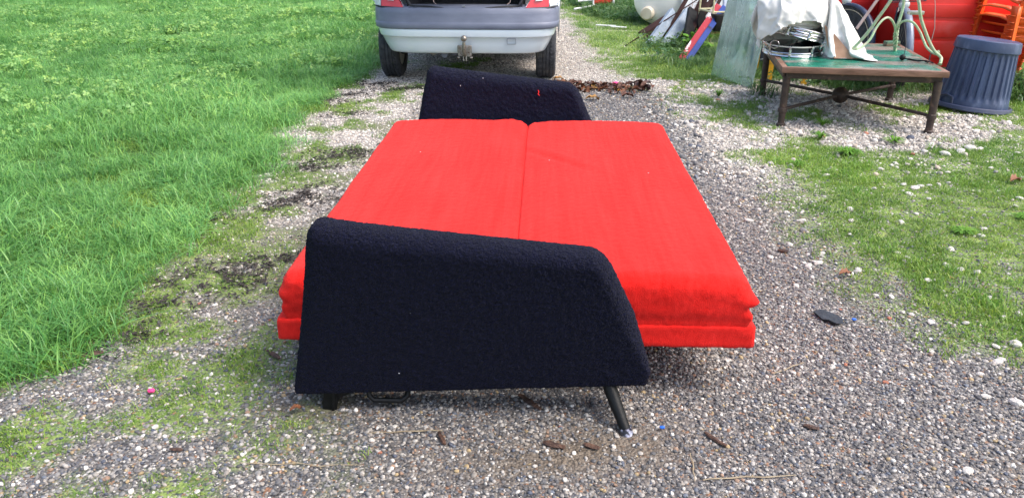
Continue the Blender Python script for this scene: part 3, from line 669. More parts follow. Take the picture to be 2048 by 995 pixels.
# ------------------------------------------------------------------ car
def car():
    root = empty('parked_car', (-.405, 6.98, 0), (0, 0, R(-2.6)), 'silver hatchback with open boot and tow ball seen from behind on the gravel track', 'car')
    def plan(Wd, y0, D, th, ex=.42):
        sx = math.sin(th); cx = math.cos(th)
        return (Wd*math.copysign(abs(sx)**ex, sx), y0+D*(1-abs(cx)**ex))
    def wrap(prof, n=72, ex=.42, th0=-math.pi/2, th1=math.pi/2):
        """prof: list of (z, half width, y of the rear face, depth of the wrap)"""
        V = []; F = []
        for z, Wd, y0, D in prof:
            for i in range(n+1):
                th = th0+(th1-th0)*i/n; x, y = plan(Wd, y0, D, th, ex); V.append((x, y, z-.012*(x/.8)**2*0))
        m = n+1
        for k in range(len(prof)-1):
            for i in range(n): F.append((k*m+i, k*m+i+1, (k+1)*m+i+1, (k+1)*m+i))
        return V, F
    def prof_interp(keys, n):
        z = [k[0] for k in keys]; out = []
        for i in range(n+1):
            zz = z[0]+(z[-1]-z[0])*i/n; out.append((zz,)+tuple(float(np.interp(zz, z, [k[j] for k in keys])) for j in (1, 2, 3)))
        return out
    # bumper: silver lower, grey upper with recessed step
    lo = [(.288, .668, .060, .50), (.294, .688, .044, .51), (.31, .700, .034, .52), (.37, .730, .018, .54), (.425, .757, .008, .55), (.430, .762, .002, .55), (.434, .768, -.006, .56), (.438, .769, -.007, .56), (.49, .785, -.010, .56), (.500, .787, -.006, .56)]
    V, F = wrap(lo, ex=.36); npmesh('lower_bumper', V, F, M['silver'], root).modifiers.new('solid', 'SOLIDIFY').thickness = .004
    gy = [(.499, .798, -.014, .57), (.505, .804, -.018, .57), (.548, .808, -.020, .57), (.552, .804, -.015, .57), (.556, .805, -.013, .57), (.62, .806, -.006, .57), (.655, .806, .004, .57), (.668, .802, .018, .56), (.674, .794, .040, .54), (.690, .775, .13, .50)]
    V, F = wrap(gy, ex=.36); bmp = npmesh('upper_bumper', V, F, M['bplastic'], root); bmp.modifiers.new('solid', 'SOLIDIFY').thickness = .004
    # tow eye cover outline
    q = MB()
    for (x, z, dx, dz) in ((.40, .422, .075, .0025), (.40, .376, .075, .0025), (.3635, .399, .0025, .046), (.4365, .399, .0025, .046)): q.box((x, .004+(.42-z)*.18, z), (dx, .008, dz))
    q.build('tow_eye_cover', M['bplastic'], root)
    for x in (-.42, -.23, .22, .40): MB().box((x, .028, .668), (.035, .012, .010), bev=.002).build('bumper_clip', M['bplasticd'], bmp)
    # rear quarter panels / sides as an open shell
    q = MB()
    secs = [(.36, .805, .46), (.60, .815, .70), (.95, .822, .70), (1.5, .825, .25), (2.6, .822, .22), (2.9, .812, .68), (3.2, .80, .68), (3.55, .74, .30), (3.75, .55, .32)]
    for s in (-1, 1):
        V = []; F = []; zs = [0, .25, .5, .75, 1]
        for (y, x, z0) in secs:
            for t in zs:
                z = z0+(.88-z0)*t; V.append((s*(x-.02*t*t), y, z))
        for i in range(len(secs)-1):
            for k in range(4): a = i*5+k; F.append((a, a+1, a+6, a+5))
        q.add(V, F)
    # bonnet, nose
    q.add([(-.72, 2.75, .90), (.72, 2.75, .90), (.66, 3.6, .74), (-.66, 3.6, .74), (.60, 3.74, .60), (-.60, 3.74, .60), (.58, 3.72, .25), (-.58, 3.72, .25)], [(0, 1, 2, 3), (3, 2, 4, 5), (5, 4, 6, 7)])
    # roof
    q.add([(-.56, .42, 1.38), (.56, .42, 1.38), (.57, 1.4, 1.42), (-.57, 1.4, 1.42), (.54, 2.0, 1.38), (-.54, 2.0, 1.38)], [(0, 1, 2, 3), (3, 2, 4, 5)])
    body = q.build('body', M['silver'], root); body.modifiers.new('solid', 'SOLIDIFY').thickness = .01
    for s in (-1, 1):
        for pts in ([(s*.775, .20, .70), (s*.72, .27, .95), (s*.58, .42, 1.38)], [(s*.80, 1.45, .88), (s*.585, 1.5, 1.40)], [(s*.79, 2.75, .88), (s*.55, 2.0, 1.38)]): MB().tube(pts, .035, 8).build('pillar', M['silver'], root)
    wins = [[(-.75, 2.74, .90), (.75, 2.74, .90), (.53, 2.0, 1.37), (-.53, 2.0, 1.37)]]
    for s in (-1, 1): wins += [[(s*.79, .40, .88), (s*.575, .50, 1.37), (s*.58, 1.42, 1.40), (s*.80, 1.40, .88)], [(s*.80, 1.5, .88), (s*.58, 1.55, 1.40), (s*.55, 1.98, 1.37), (s*.79, 2.7, .88)]]
    for v_ in wins: MB().add(v_, [(0, 1, 2, 3)]).build('window', M['carglass'], root, flat=True)
    # corner panels beside the boot opening
    for s in (-1, 1):
        q = MB(); q.add([(s*.50, .05, .655), (s*.80, .20, .672), (s*.80, .40, .672), (s*.80, .42, .98), (s*.56, .26, .98), (s*.55, .11, .72)], [(0, 1, 5), (1, 2, 3, 4, 5)])
        q.build('corner_panel', M['silver'], root)
    # tail lights
    for s in (-1, 1):
        def lx(pts, nm, m_, parent=None, d=.05):
            b = MB(); n = len(pts); V = [(s*p[0], p[1], p[2]) for p in pts]+[(s*p[0], p[1]+d, p[2]) for p in pts]
            b.add(V, [tuple(range(n)), tuple(range(2*n-1, n-1, -1))]+[(i, (i+1) % n, n+(i+1) % n, n+i) for i in range(n)])
            return b.build(nm, m_, parent or root)
        tl = lx([(.520, .035, .672), (.715, .085, .678), (.715, .16, .97), (.64, .14, .97), (.575, .075, .78), (.560, .060, .735)], 'tail_light', M['red_lens'])
        lx([(.722, .088, .679), (.785, .155, .688), (.790, .20, .97), (.722, .162, .97)], 'corner_lens', M['clear_lens'], tl)
        lx([(.60, .052, .725), (.66, .068, .728), (.66, .075, .76), (.61, .062, .76)], 'reversing_lens', M['clear_lens'], tl, .02)
        b = MB().tube([(s*.505, .030, .664), (s*.60, .05, .666), (s*.71, .08, .670), (s*.79, .15, .680)], .006, 6); b.build('lamp_seal', M['seal'], tl)
    # boot: lining box, sill and seal
    q = MB()
    q.add([(-.49, .06, .665), (.49, .06, .665), (.49, .95, .62), (-.49, .95, .62), (-.52, .12, 1.0), (.52, .12, 1.0), (.49, .95, 1.0), (-.49, .95, 1.0)],
          [(0, 1, 2, 3), (2, 6, 7, 3), (0, 3, 7, 4), (1, 5, 6, 2)])
    q.box((0, .90, .80), (.98, .03, .45))
    q.build('boot_lining', M['dark'], root, flat=True).modifiers.new('solid', 'SOLIDIFY').thickness = .012
    q = MB(); pts = []
    for x in np.linspace(-1, 1, 41):
        z = .672+.012*sstep(.35, .75, abs(x))-.006+.0*(x); zz = z-.010*(1-sstep(.25, .45, abs(x)))
        pts.append((x*.485, .028+.035*abs(x)**2, zz+(.05*(max(0, abs(x)-.93)/.07)**1.5)))
    pts = [(-.515, .10, .85)]+pts+[(.515, .10, .85)]
    q.tube(pts, .011, 8); q.build('boot_seal', M['seal'], root)
    q = MB(); q.box((0, .052, .665), (.95, .055, .012), bev=.004); q.build('boot_sill', M['bplasticd'], root)
    q = MB(); q.box((.0, .03, .684), (.018, .02, .010), bev=.003); q.build('boot_latch', M['chrome'], root)
    for sx in (-1, 1):
        q = MB().tube([(sx*.20-.03, .12, .672), (sx*.26-.02, .20, .70), (sx*.30, .25, .80)] if sx < 0 else [(.33, .10, .672), (.38, .16, .70), (.40, .2, .80)], .004, 6)
        q.build('hanging_cord', M['pinkwood'], root)
    # raised tailgate (above the picture)
    q = MB(); q.box((0, .02, 1.62), (1.1, .95, .05), (R(25), 0, 0), bev=.02); q.build('tailgate', M['silver'], root)
    # wheels
    for s in (-1, 1):
        for yy in (.56, 3.02):
            x = s*.705-.012; mt = Matrix.Translation((x, yy, .292)) @ Matrix.Rotation(R(90), 4, 'Y')
            def tread(j, n, z): return 0
            q = MB().lathe([(.19, -.080), (.225, -.090), (.265, -.088), (.284, -.074), (.291, -.050), (.2915, -.034), (.285, -.031), (.285, -.026), (.292, -.023), (.293, -.003), (.286, -.001), (.286, .004), (.2925, .007), (.292, .028), (.285, .031), (.285, .036), (.2905, .039), (.284, .074), (.265, .088), (.225, .090), (.19, .080), (.19, -.080)], 56, mt)
            ty = q.build('tyre', M['tyre'], root, 25)
            q = MB().lathe([(0, s*.05), (.07, s*.055), (.15, s*.03), (.185, s*.07), (.192, s*.075), (.192, -s*.07), (.0, -s*.07)], 32, mt); q.build('rim', M['rim'], ty)
            if yy < 1:
                q = MB()
                for j in range(56):
                    a = j/56*2*math.pi
                    for zo, tw in ((-.062, .35), (-.043, -.2), (.017, .3), (.05, -.35)):
                        mm = mt @ Matrix.Rotation(a, 4, 'Z') @ Matrix.Translation((.2905, 0, zo)) @ Matrix.Rotation(tw, 4, 'X')
                        vs = [mm @ Vector(p) for p in ((-.006, -.0045, -.009), (.0032, -.0045, -.009), (.0032, .0045, -.009), (-.006, .0045, -.009), (-.006, -.0045, .009), (.0032, -.0045, .009), (.0032, .0045, .009), (-.006, .0045, .009))]
                        q.add(vs, [(0, 1, 2, 3), (7, 6, 5, 4), (0, 4, 5, 1), (1, 5, 6, 2), (2, 6, 7, 3)])
                tag(q.build('tread_blocks', M['tyre'], ty, flat=True), kind='stuff')
    # underbody
    q = MB()
    q.box((0, 1.95, .30), (1.36, 2.9, .10), bev=.03); q.box((0, .38, .36), (1.05, .5, .08), bev=.02)
    for s in (-1, 1): q.box((s*.55, .42, .33), (.20, .22, .11), bev=.03); q.tube([(s*.60, .56, .29), (s*.3, .60, .25), (0, .62, .25)], .03, 8); q.box((s*.62, .56, .27), (.05, .16, .12), bev=.02)
    q.build('underbody', M['under'], root)
    q = MB().tube([(-.19, .35, .275), (-.19, .16, .272), (-.19, .115, .272)], .030, 14); q.tube([(-.13, .2, .27), (-.10, .16, .27)], .02, 8); q.build('trailer_socket', M['bplastic'], root)
    q = MB().tube([(-.4, .9, .24), (-.33, .6, .24), (-.30, .22, .265)], .022, 10); q.build('exhaust_pipe', M['towplate'], root)
    # tow bar
    q = MB().tube([(0, .08, .285), (0, -.02, .290), (0, -.055, .315), (0, -.06, .36), (0, -.06, .40)], [.017, .017, .017, .016, .013], 12); q.ball((0, -.06, .430), .0265, 3)
    tb = q.build('tow_ball', M['towball'], root)
    q = MB(); q.box((-.0, -.012, .340), (.125, .014, .058), bev=.010)
    for s in (-1, 1):
        q.box((s*.034, .004, .298), (.054, .012, .052), bev=.012); q.box((s*.012, .01, .262), (.010, .03, .055), bev=.003); q.box((s*.055, .01, .262), (.025, .02, .012), bev=.003)
    tp = q.build('tow_bracket', M['towplate'], root)
    for s in (-1, 1): MB().tube([(s*.042, -.012, .348), (s*.042, -.030, .348)], .016, 6).build('bolt', M['towball'], tp)
    return root
car()

# ------------------------------------------------------------------ table and what stands on it
TZ = .43
TM = Matrix.Translation((2.505, 6.10, 0)) @ Matrix.Rotation(R(-10), 4, 'Z')
def tl(x, y, z=0): return TM @ Vector((x, y, z))
def table():
    root = empty('garden_table', (2.505, 6.10, 0), (0, 0, R(-10)), 'low brown iron table with worn green tiled top standing on stony grass', 'table')
    q = MB()
    for (c_, d_) in (((0, -.615, .408), (1.08, .04, .040)), ((0, .615, .408), (1.08, .04, .040)), ((-.52, 0, .408), (.04, 1.19, .040)), ((.52, 0, .408), (.04, 1.19, .040))): q.box(c_, d_, bev=.004)
    q.build('edge_frame', M['table_wood'], root)
    top = MB().box((0, 0, .412), (1.0, 1.19, .022)).build('tabletop', M['grout'], root)
    P, p, n_, F = rounded_box((.499, .594, .004), .002, (70, 80, 2)); p[:, 2] += .4255+.0022*(fbm(p[:, 0]*9, p[:, 1]*16, 3)-.5)*(P[:, 2] > 0)
    npmesh('painted_panel', p, F, M['tabletop'], top)
    q = MB()
    q.box((0, -.585, .366), (1.0, .030, .044), bev=.004); q.box((0, .585, .366), (1.0, .03, .044), bev=.004); q.box((-.505, 0, .366), (.03, 1.14, .044), bev=.004); q.box((.505, 0, .366), (.03, 1.14, .044), bev=.004)
    q.build('apron', M['table_iron'], root)
    for x, y in ((-.49, -.565), (.49, -.60), (-.50, .53), (.49, .47)):
        q = MB().lathe([(.027, .355), (.025, .16), (.024, .135), (.032, .130), (.033, .105), (.025, .100), (.023, .045), (.023, .025), (.032, .018), (.033, 0)], 20, Matrix.Translation((x, y, 0)))
        q.build('leg', M['table_iron'], root)
    for a, b in (((-.49, -.565), (.49, .47)), ((.49, -.60), (-.50, .53))):
        q = MB().tube([(a[0], a[1], .118), (a[0]*.9, a[1]*.9, .122), (0, -.03, .130), (b[0]*.9, b[1]*.9, .122), (b[0], b[1], .118)], .0125, 8); q.build('cross_bar', M['table_iron'], root)
    MB().ball((0, -.03, .130), .062, 3).build('centre_ball', M['table_iron'], root)
table()

def drum(name, loc, rot, rad, h, label, lugs=8, hoops=(0,)):
    root = empty(name, loc, rot, label, 'drum', 'stacked chrome hooped drums')
    MB().lathe([(rad-.012, .010), (rad-.012, h-.010)], 56).build('shell', M['drum_shell'], root)
    for z0 in hoops:
        MB().lathe([(rad-.004, z0), (rad+.004, z0), (rad+.006, z0+.003), (rad+.003, z0+.007), (rad+.002, z0+.011), (rad+.006, z0+.014), (rad+.002, z0+.018), (rad+.002, z0+.024), (rad+.006, z0+.027), (rad+.004, z0+.031), (rad-.006, z0+.031), (rad-.006, z0)], 72).build('hoop', M['chrome'], root)
    MB().lathe([(0, h-.012), (rad-.006, h-.010), (rad-.006, h-.018), (0, h-.018)], 48).build('drum_skin', M['drum_skin'], root)
    for k in range(lugs):
        a = 2*math.pi*(k+.35)/lugs; c, s = math.cos(a), math.sin(a)
        q = MB(); q.tube([(c*(rad+.012), s*(rad+.012), -.004), (c*(rad+.012), s*(rad+.012), h-.002)], .0035, 8)
        q.box((c*(rad+.008), s*(rad+.008), .012), (.018, .020, .022), (0, 0, a), bev=.004); q.box((c*(rad+.008), s*(rad+.008), h-.018), (.018, .020, .020), (0, 0, a), bev=.004)
        q.tube([(c*(rad+.004), s*(rad+.004), h*.34), (c*(rad+.004), s*(rad+.004), h*.66)], .009, 10)
        q.build('tension_lug', M['chrome'], root)
    return root
drum('drum', (2.115, 6.14, TZ+.002), (0, 0, .1), .205, .085, 'lower drum with a chrome hoop and black shell lying flat on the green table', hoops=(0,))
q = MB().tube([(1.925+.028*math.cos(t), 5.985-.01*math.cos(t), .520+.028*math.sin(t)) for t in np.linspace(0, 6.0, 20)], .0032, 6)
tag(q.build('chrome_ring', M['chrome'], None), 'thin chrome ring hanging at the left side of the lower drum', 'ring')
drum('drum', (2.150, 6.14, TZ+.113), (R(3), R(13.5), .5), .198, .068, 'upper shallow drum tilted on the lower one beneath the white canvas', hoops=(0, .037))
# canvas heap
# resting shape of the draped cloth: steps between grid vertices in half millimetres
CLOTH = (
    -760,-59,-129,-11,2,44,-9,7,40,-10,6,36,17,14,32,4,14,39,9,13,43,-9,7,42,-6,9,38,-4,10,36,-5,10,38,0,12,41,-1,11,42,-14,-6,38,2,14,35,34,-11,-13,40,11,-9,22,37,15,21,20,34,-31,10,-24,-14,34,5,-25,28,12,16,38,-9,25,30,-18,26,
    22,-22,18,30,-14,24,25,-17,-24,-4,-37,-29,-3,-35,-23,-15,-36,-26,16,-26,-16,-2,-34,-12,-5,-36,-6,-10,-41,6,-11,-42,15,-2,-38,14,11,-34,10,17,-32,20,9,-36,27,0,-37,26,-5,-36,20,-11,-32,11,-19,-31,18,-13,-32,4,25,-36,2,26,-36,
    -120,-422,155,-3,8,44,-13,-1,42,-11,3,38,-15,-1,34,-7,6,38,15,15,38,3,12,44,7,14,40,-12,5,35,-1,12,36,-10,7,39,3,13,41,6,14,40,-5,7,38,-11,-1,36,32,21,10,43,-5,-13,24,36,15,-29,21,25,18,30,-14,-19,30,8,-23,32,10,29,24,-22,22,
    33,-13,22,27,-17,23,23,-20,-17,-4,-36,-30,-1,-33,-38,8,-25,-28,0,-33,-15,-5,-36,-8,-7,-36,4,-8,-39,16,-1,-41,17,15,-37,4,22,-32,11,14,-33,18,8,-34,25,-2,-36,26,-9,-35,21,-15,-34,16,-14,-32,18,-7,-32,-8,25,-33,5,25,-36,-3,26,
    -35,-96,-482,153,-6,5,43,-6,8,40,-17,-2,33,-9,5,37,-2,12,41,-9,-6,45,10,15,40,-4,11,37,7,17,33,-16,1,36,-5,9,42,4,13,41,10,17,36,-19,0,32,7,6,37,37,21,-5,19,20,38,19,36,13,8,33,-20,-15,22,26,-36,15,4,24,34,-9,23,35,-9,23,28,
    -17,22,20,-22,-17,-1,-35,-32,2,-29,-39,10,-25,-32,-1,-32,-14,-6,-36,3,-6,-36,13,1,-38,17,14,-36,11,25,-35,3,24,-33,10,15,-32,17,7,-34,24,-5,-35,26,-12,-35,23,-13,-35,18,-10,-33,17,0,-33,-1,21,-34,-13,27,-32,2,27,-37,-26,16,
    -28,-45,-529,151,-6,10,39,-15,-3,34,-10,6,37,-2,14,40,-5,3,46,-7,2,43,-13,-9,36,5,18,32,-10,8,38,5,13,41,-13,1,41,11,18,34,-13,7,33,3,12,37,25,27,22,18,23,36,38,18,-15,14,33,16,-26,20,20,-34,9,12,13,40,9,24,33,-11,22,32,-12,
    20,22,-22,-24,1,-31,-36,11,-22,-37,4,-28,-27,-4,-33,-3,-5,-40,10,8,-35,15,13,-34,14,21,-34,8,29,-32,-2,28,-29,12,14,-33,18,4,-34,23,-8,-35,24,-14,-35,25,-10,-35,19,-4,-34,14,7,-33,-1,21,-35,-7,27,-34,-11,28,-33,-30,12,-27,-14,
    18,-30,26,-581,118,-26,7,30,-16,0,33,-3,15,36,-6,4,43,-9,-3,45,-11,-2,42,-1,15,35,-11,6,35,-13,-10,37,-6,7,42,6,12,41,-15,4,36,1,17,33,8,18,34,19,29,29,11,6,44,22,28,26,29,25,-8,-8,29,21,-38,4,9,4,37,21,20,38,-1,18,34,-8,19,
    17,-28,-30,9,-25,-39,7,-21,-32,-1,-33,-9,-2,-42,2,15,-37,7,20,-29,1,37,-15,23,10,-36,3,31,-31,-1,28,-29,12,12,-33,19,-1,-34,23,-8,-35,25,-15,-34,24,-4,-35,18,2,-35,9,13,-33,-5,23,-34,-8,28,-35,-12,27,-33,-30,12,-26,-17,14,-30,
    6,20,-32,9,-652,109,-9,12,35,10,16,36,-3,7,44,-6,1,45,-14,-4,39,-8,13,35,-18,-3,33,4,13,39,-3,7,43,-8,6,41,-13,-9,34,-9,10,35,15,27,28,18,23,34,19,25,34,6,6,42,15,35,2,11,15,33,-38,9,13,-1,34,27,13,39,9,18,32,-9,13,20,-30,-37,
    8,-16,-34,1,-28,-17,0,-43,8,19,-35,-2,29,-22,-10,31,-18,13,23,-32,14,28,-30,-9,37,-17,7,22,-31,13,9,-34,20,-4,-35,21,-18,-34,28,-1,-35,22,3,-35,13,8,-34,-1,19,-33,-18,20,-33,-6,29,-35,1,28,-34,-27,11,-26,-12,15,-32,18,1,-35,
    -1,34,-26,-3,-719,107,8,15,39,-12,3,44,2,8,44,9,15,36,-9,12,33,-18,-5,35,-9,2,42,-9,2,42,4,14,38,-16,4,33,5,19,33,-2,8,42,1,5,47,6,22,38,27,24,18,18,28,17,4,27,27,-25,-4,35,4,37,21,-2,34,22,15,34,-5,12,17,-32,-38,6,-19,-25,1,
    -38,1,15,-41,1,35,-18,0,33,-17,-16,34,-7,12,28,-31,14,27,-32,-10,36,-16,1,26,-27,14,9,-34,18,-12,-36,28,1,-36,15,17,-36,23,-9,-31,7,13,-34,-14,18,-33,-11,26,-34,5,27,-36,-16,23,-30,-7,18,-33,3,7,-37,10,-17,-36,14,30,-28,4,-14,
    -41,-24,-734,138,7,13,44,-20,0,38,9,16,34,-10,12,34,12,15,36,-5,7,42,-7,5,42,-19,-9,33,-9,9,35,0,13,39,6,14,42,7,13,44,4,16,40,3,27,28,-8,9,35,12,30,24,28,23,24,-17,14,36,-8,31,22,9,36,7,10,14,-37,-33,3,-29,-7,13,-44,6,35,-24,
    -5,37,-10,-18,32,1,2,38,-16,11,25,-33,8,37,-23,-12,34,-15,-1,28,-25,13,16,-33,20,-11,-36,22,16,-36,10,19,-36,21,-11,-30,2,16,-34,-12,21,-34,-7,28,-35,9,21,-38,-12,24,-31,2,10,-36,6,2,-38,11,-4,-41,14,-20,-36,-29,-14,-25,12,-4,
    -36,-26,-737,162,14,17,35,-14,10,34,-21,6,31,12,11,38,-1,12,42,15,13,37,-18,2,33,4,18,33,-6,1,40,8,20,41,8,20,40,5,20,37,-3,17,34,-5,4,37,1,21,36,2,17,40,1,23,35,13,29,16,-17,22,28,-4,12,-40,-4,10,-44,8,32,-32,-1,39,-13,-7,36,
    -7,-20,32,5,8,32,-26,5,40,-19,-9,40,-9,-3,33,-20,0,28,-24,9,25,-31,21,1,-36,4,27,-35,16,13,-35,20,-9,-30,-2,18,-34,-11,23,-35,-1,27,-36,6,22,-38,8,14,-36,5,0,-37,6,-6,-39,5,-16,-39,2,-16,-41,-23,-23,-22,-13,-12,-33,18,34,-6,
    -18,-771,142,2,16,34,-26,6,28,-10,7,39,2,10,43,3,13,39,6,15,34,16,15,31,-9,7,40,17,16,39,5,16,43,-1,16,39,-8,15,33,10,24,28,7,23,35,3,21,37,2,22,36,-3,18,34,-3,15,35,0,30,-15,-5,6,-45,5,35,-28,1,37,-16,-10,36,-3,-19,33,7,2,37,
    -20,2,41,-17,-8,41,-7,-1,34,-19,3,25,-27,0,35,-21,16,14,-37,1,32,-31,18,2,-35,13,8,-34,-13,21,-30,1,23,-36,8,23,-39,13,13,-40,9,1,-38,2,-7,-36,0,-12,-38,3,-14,-41,-10,-22,-36,1,-13,-37,0,-2,-38,-10,25,-27,6,4,-44,-24,-791,195,
    -8,12,34,-2,26,33,-4,32,28,3,-10,41,-3,2,39,-4,6,36,0,8,41,2,9,44,2,16,44,4,16,40,5,18,33,3,19,32,3,22,34,5,22,37,4,23,36,2,21,32,12,23,28,2,40,8,0,30,-20,4,12,-44,4,42,-4,-9,36,-1,-19,32,7,-6,40,-8,2,40,-19,-5,42,-9,-1,36,
    -16,2,27,-25,-1,34,-20,7,29,-32,-2,35,-25,16,9,-36,10,15,-34,-8,19,-31,5,21,-37,13,16,-40,14,4,-42,7,-8,-39,0,-8,-36,-4,-14,-36,2,-14,-41,4,-13,-41,3,-1,-41,1,2,-37,-3,13,-36,-8,28,-32,9,4,-45,-54,-779,189,15,-5,36,0,24,34,-3,
    2,43,3,18,37,-4,4,36,-1,3,39,2,6,43,3,7,46,0,-2,45,5,26,30,1,28,25,2,22,32,2,26,34,2,26,35,2,22,34,10,-2,36,-6,37,6,14,29,29,0,30,-22,5,36,-25,-17,24,27,-5,36,-4,1,36,-17,-6,43,-3,0,41,-16,-5,40,-10,0,33,-19,0,31,-21,2,33,-25,
    0,36,-26,2,32,-30,2,20,-33,6,17,-33,8,13,-38,14,8,-41,13,-4,-44,-1,-16,-39,4,-8,-37,5,-6,-37,4,-4,-40,6,-4,-43,4,3,-43,0,7,-38,-2,8,-36,0,11,-39,-8,30,-33,11,2,-45,-38,-803,225,0,17,39,-6,-5,42,-4,6,39,1,11,36,3,9,38,1,4,44,
    -3,-4,46,6,32,30,5,24,31,3,23,29,1,25,31,2,27,34,3,19,39,-13,-6,37,9,36,6,8,16,35,12,39,11,-5,34,-29,-9,26,34,1,38,10,-4,37,-5,0,37,-15,-3,43,-9,-5,44,-8,-1,37,-18,1,32,-20,0,33,-19,1,34,-26,2,32,-30,3,23,-36,1,27,-27,7,14,
    -34,8,14,-38,7,-16,-42,11,-7,-44,8,2,-41,4,4,-37,2,4,-38,1,3,-41,0,2,-44,-6,9,-40,-15,9,-34,1,9,-36,-2,11,-40,24,12,-38,8,-33,-30,-30,-784,206,-2,2,42,-4,8,43,-6,-5,39,1,11,35,2,5,39,-1,0,44,1,7,46,0,20,39,4,25,31,6,26,26,5,
    30,25,-11,9,41,-8,13,40,9,17,36,-8,28,24,16,31,-18,8,41,7,6,42,7,-6,23,35,-1,38,-12,-2,37,2,-2,39,8,-3,43,-11,-3,43,-11,0,33,-24,0,35,-15,1,32,-21,1,33,-26,2,31,-31,0,31,-29,3,24,-31,5,17,-33,9,-4,-39,7,4,-44,2,9,-45,7,2,-42,
    0,9,-37,1,5,-37,-2,4,-41,-2,3,-43,-19,11,-36,-9,9,-37,0,9,-36,23,-14,-31,25,-7,-38,9,-10,-44,-27,-802,244,-6,-2,43,-5,1,41,-2,6,37,2,10,37,0,3,41,2,15,43,-1,8,45,3,23,35,7,28,23,-2,18,34,-1,29,31,-8,14,41,-5,39,15,-1,23,30,-1,
    25,29,29,21,-20,7,43,8,-5,31,32,-3,40,-3,-2,38,-3,0,39,7,-3,41,-11,-4,38,-24,-2,42,-6,2,31,-22,3,28,-25,2,33,-23,0,33,-27,0,29,-33,1,19,-36,5,16,-33,5,23,-31,2,11,-43,1,10,-45,2,8,-44,2,7,-39,1,6,-37,-4,6,-38,-6,6,-42,-5,0,
    -43,-2,-10,-38,0,1,-38,2,22,-32,1,-4,-44,5,-11,-44,25,-832,249,-6,-2,42,-6,-2,43,-4,1,39,0,2,37,1,5,39,1,12,43,0,11,44,2,20,39,2,21,34,3,25,28,0,25,31,-4,27,34,-10,31,30,0,38,14,-1,23,29,-2,36,16,37,12,-18,-8,43,4,2,41,7,-3,
    41,0,2,35,14,-5,37,-20,-7,38,1,1,39,-22,0,30,-27,5,34,-16,4,28,-25,1,32,-28,-1,30,-32,1,26,-33,3,19,-33,3,9,-36,-2,3,-42,1,7,-45,0,8,-45,2,8,-42,4,10,-36,-1,4,-38,-1,14,-38,-4,13,-41,-5,-1,-42,-1,-9,-37,2,18,-33,1,10,-40,-2,3,
    -45,24,-825,243,-3,-3,40,-5,-5,44,-3,-5,41,2,-8,38,1,3,37,3,-4,41,-3,28,34,-2,25,38,-1,24,34,2,26,28,2,25,27,-4,27,32,-7,29,33,5,14,40,-1,34,22,-1,32,18,-3,38,11,33,18,-22,-13,36,24,8,37,-11,-5,39,-12,6,38,-10,-6,32,12,-6,29,
    -37,2,43,-13,6,34,-21,5,26,-26,3,29,-27,1,32,-27,-2,20,-39,1,22,-34,-1,5,-37,3,12,-36,0,3,-43,-1,5,-46,0,5,-45,1,5,-40,5,13,-35,-1,6,-38,-3,14,-40,0,18,-39,-4,-7,-40,-1,7,-37,2,16,-34,0,3,-43,23,-825,273,-3,-2,42,-5,1,43,-3,
    -1,41,2,-5,38,1,5,37,0,1,42,-6,21,40,-4,22,39,-3,23,33,-1,22,30,0,26,30,5,42,9,-4,37,24,-2,34,25,5,25,28,1,31,21,-1,38,15,10,15,-40,0,30,-18,0,30,-11,0,34,32,9,40,-3,-4,41,-14,3,33,-32,5,37,-23,7,33,-19,4,30,-22,0,17,-36,1,29,
    -32,-2,18,-39,-1,13,-37,2,10,-36,1,7,-39,0,8,-44,-1,7,-46,0,6,-43,2,-7,-38,2,8,-37,-2,9,-39,-2,15,-40,0,20,-38,-4,-1,-39,2,16,-34,1,7,-39,24,-824,266,-2,2,40,-5,2,43,-4,2,43,-5,6,39,4,-3,37,2,-1,39,-4,13,41,-6,29,34,-3,19,39,
    -1,17,34,-1,15,34,1,36,20,0,41,17,1,43,14,1,36,18,3,21,31,0,30,24,2,26,-33,0,30,-19,0,30,-16,0,30,-6,4,37,-2,4,41,-3,4,46,2,8,21,-39,5,34,-23,4,26,-27,5,32,-20,-3,6,-40,-3,17,-40,-1,19,-37,-3,4,-38,0,6,-37,1,9,-41,1,9,-45,3,
    11,-44,0,25,-34,2,9,-36,1,7,-37,3,-4,-42,-4,6,-43,-2,12,-40,0,14,-35,1,13,-35,10,-795,260,2,1,38,-3,1,43,-3,-1,44,-1,0,41,-2,3,38,6,-5,37,2,-3,42,-11,8,42,-1,24,38,0,19,34,0,22,31,1,33,21,1,42,12,-1,39,23,1,40,17,-1,37,9,4,10,
    36,-4,35,-19,0,30,-18,0,30,-17,0,30,-11,8,36,4,6,39,-6,4,42,-14,1,44,-15,13,11,-40,4,28,-27,2,23,-30,0,32,-24,-1,-2,-43,-3,11,-41,-3,11,-38,0,10,-36,1,18,-35,2,4,-44,2,15,-44,-1,26,-35,4,6,-39,1,7,-36,-4,17,-37,0,1,-43,1,-1,
    -43,-1,12,-38,1,7,-37,12,-790,298,-3,6,41,-3,2,44,-3,4,43,-3,5,38,-2,6,37,1,-1,40,2,-17,41,-1,18,41,-1,21,35,1,21,32,0,32,22,0,39,17,0,45,10,-2,43,8,-7,13,36,13,29,20,-11,37,-10,0,30,-17,0,30,-18,0,30,-12,10,30,-20,3,38,-6,4,
    41,-13,2,44,-18,9,42,-8,15,3,-37,2,29,-23,1,26,-29,-4,15,-40,-3,8,-42,-2,9,-40,0,10,-36,1,2,-38,3,10,-43,1,21,-41,1,21,-39,-2,22,-33,0,12,-36,0,8,-38,1,0,-43,1,0,-44,1,2,-41,1,2,-37,11,-788,300,-3,1,42,-4,0,44,-4,1,43,-2,6,38,
